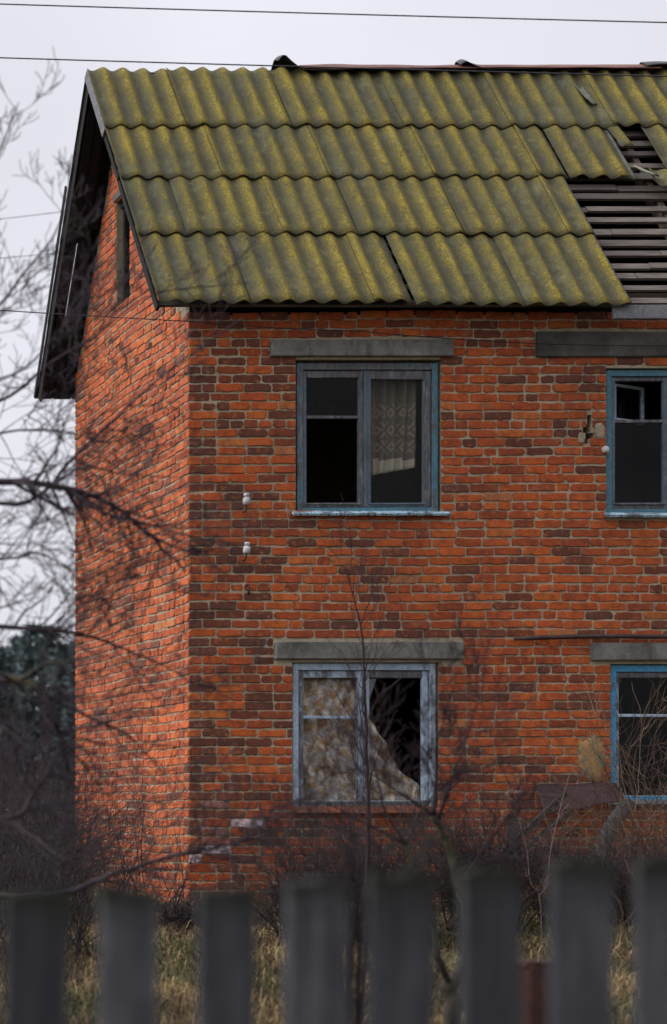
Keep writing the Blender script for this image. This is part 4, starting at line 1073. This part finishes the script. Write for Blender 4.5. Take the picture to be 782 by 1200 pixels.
# ------------------------------------------------------------------ light
EL, AZ = R(36), R(272)                # sun behind cloud, from the left and slightly in front
sv = Vector((math.sin(AZ)*math.cos(EL), math.cos(AZ)*math.cos(EL), math.sin(EL)))
sd = bpy.data.lights.new('sun', 'SUN'); sd.energy = 2.0; sd.angle = R(18); sd.color = (1.0, 0.95, 0.88)
so = bpy.data.objects.new('sun', sd); COL.objects.link(so); so.rotation_euler = (-sv).to_track_quat('-Z', 'Y').to_euler(); so.location = sv*40
w = bpy.data.worlds.new('World'); scene.world = w; w.use_nodes = True; nt = w.node_tree; nt.nodes.clear()
def wn(k, **kw):
    q = nt.nodes.new(k)
    for a, v in kw.items(): setattr(q, a, v)
    return q
out = wn('ShaderNodeOutputWorld'); bg = wn('ShaderNodeBackground'); nt.links.new(bg.outputs[0], out.inputs[0]); bg.inputs[1].default_value = 0.1
sky = wn('ShaderNodeTexSky', sky_type='NISHITA', sun_disc=False, sun_elevation=EL, sun_rotation=AZ, air_density=1.0, dust_density=4.0, ozone_density=1.0)
hs = wn('ShaderNodeHueSaturation'); hs.inputs['Saturation'].default_value = 0.25; nt.links.new(sky.outputs[0], hs.inputs['Color'])
tc = wn('ShaderNodeTexCoord'); sp_ = wn('ShaderNodeSeparateXYZ'); nt.links.new(tc.outputs['Generated'], sp_.inputs[0])
mr = wn('ShaderNodeMapRange', interpolation_type='SMOOTHSTEP'); mr.inputs[1].default_value = 0.30; mr.inputs[2].default_value = 0.95; mr.inputs[3].default_value = 1.0; mr.inputs[4].default_value = 2.5
nt.links.new(sp_.outputs[2], mr.inputs[0])
dt = wn('ShaderNodeVectorMath', operation='DOT_PRODUCT'); dt.inputs[1].default_value = sv; nt.links.new(tc.outputs['Generated'], dt.inputs[0])
m2 = wn('ShaderNodeMapRange', interpolation_type='SMOOTHSTEP'); m2.inputs[1].default_value = 0.15; m2.inputs[2].default_value = 1.0; m2.inputs[3].default_value = 0.0; m2.inputs[4].default_value = 1.8
nt.links.new(dt.outputs['Value'], m2.inputs[0])
ad = wn('ShaderNodeMath', operation='ADD'); nt.links.new(mr.outputs[0], ad.inputs[0]); nt.links.new(m2.outputs[0], ad.inputs[1])
nz = wn('ShaderNodeTexNoise'); nz.inputs['Scale'].default_value = 3.0; nz.inputs['Detail'].default_value = 4; nt.links.new(tc.outputs['Generated'], nz.inputs['Vector'])
m3 = wn('ShaderNodeMapRange'); m3.inputs[1].default_value = 0.3; m3.inputs[2].default_value = 0.7; m3.inputs[3].default_value = 0.88; m3.inputs[4].default_value = 1.08; nt.links.new(nz.outputs[0], m3.inputs[0])
m4 = wn('ShaderNodeMapRange', interpolation_type='SMOOTHSTEP'); m4.inputs[1].default_value = -0.75; m4.inputs[2].default_value = 0.25; m4.inputs[3].default_value = 0.63; m4.inputs[4].default_value = 1.0; nt.links.new(sp_.outputs[1], m4.inputs[0])   # sky dimmed behind the camera, added to darken the front wall
ma = wn('ShaderNodeMath', operation='MULTIPLY'); nt.links.new(ad.outputs[0], ma.inputs[0]); nt.links.new(m4.outputs[0], ma.inputs[1])
ml = wn('ShaderNodeMath', operation='MULTIPLY'); nt.links.new(ma.outputs[0], ml.inputs[0]); nt.links.new(m3.outputs[0], ml.inputs[1])
cl = wn('ShaderNodeVectorMath', operation='SCALE'); cl.inputs[0].default_value = (9.0, 9.0, 9.9); nt.links.new(ml.outputs[0], cl.inputs['Scale'])
mx = wn('ShaderNodeMix', data_type='RGBA'); mx.inputs[0].default_value = 0.88; nt.links.new(hs.outputs[0], mx.inputs[6]); nt.links.new(cl.outputs[0], mx.inputs[7])
nt.links.new(mx.outputs[2], bg.inputs[0])

# ------------------------------------------------------------------ camera
cd = bpy.data.cameras.new('camera'); co = bpy.data.objects.new('camera', cd); COL.objects.link(co); scene.camera = co
cd.sensor_fit = 'VERTICAL'; cd.sensor_height = 36; cd.sensor_width = 24; cd.lens = FPX/1200*36
cd.shift_x = (391 - XV)/1200; cd.shift_y = (YH - 600)/1200
co.location = (CX, -D0, CAMZ); co.rotation_euler = (R(90), 0, 0)
cd.clip_start = 0.1; cd.clip_end = 6000
cd.dof.use_dof = True; cd.dof.focus_distance = D0 - 0.05; cd.dof.aperture_fstop = (cd.lens/1000)/0.043; cd.dof.aperture_blades = 9
vs_ = scene.view_settings; vs_.view_transform = 'Standard'; vs_.look = 'None'; vs_.exposure = 0.0; vs_.gamma = 1.0
scene.cycles.max_bounces = 6; scene.cycles.use_denoising = True; scene.cycles.transparent_max_bounces = 12
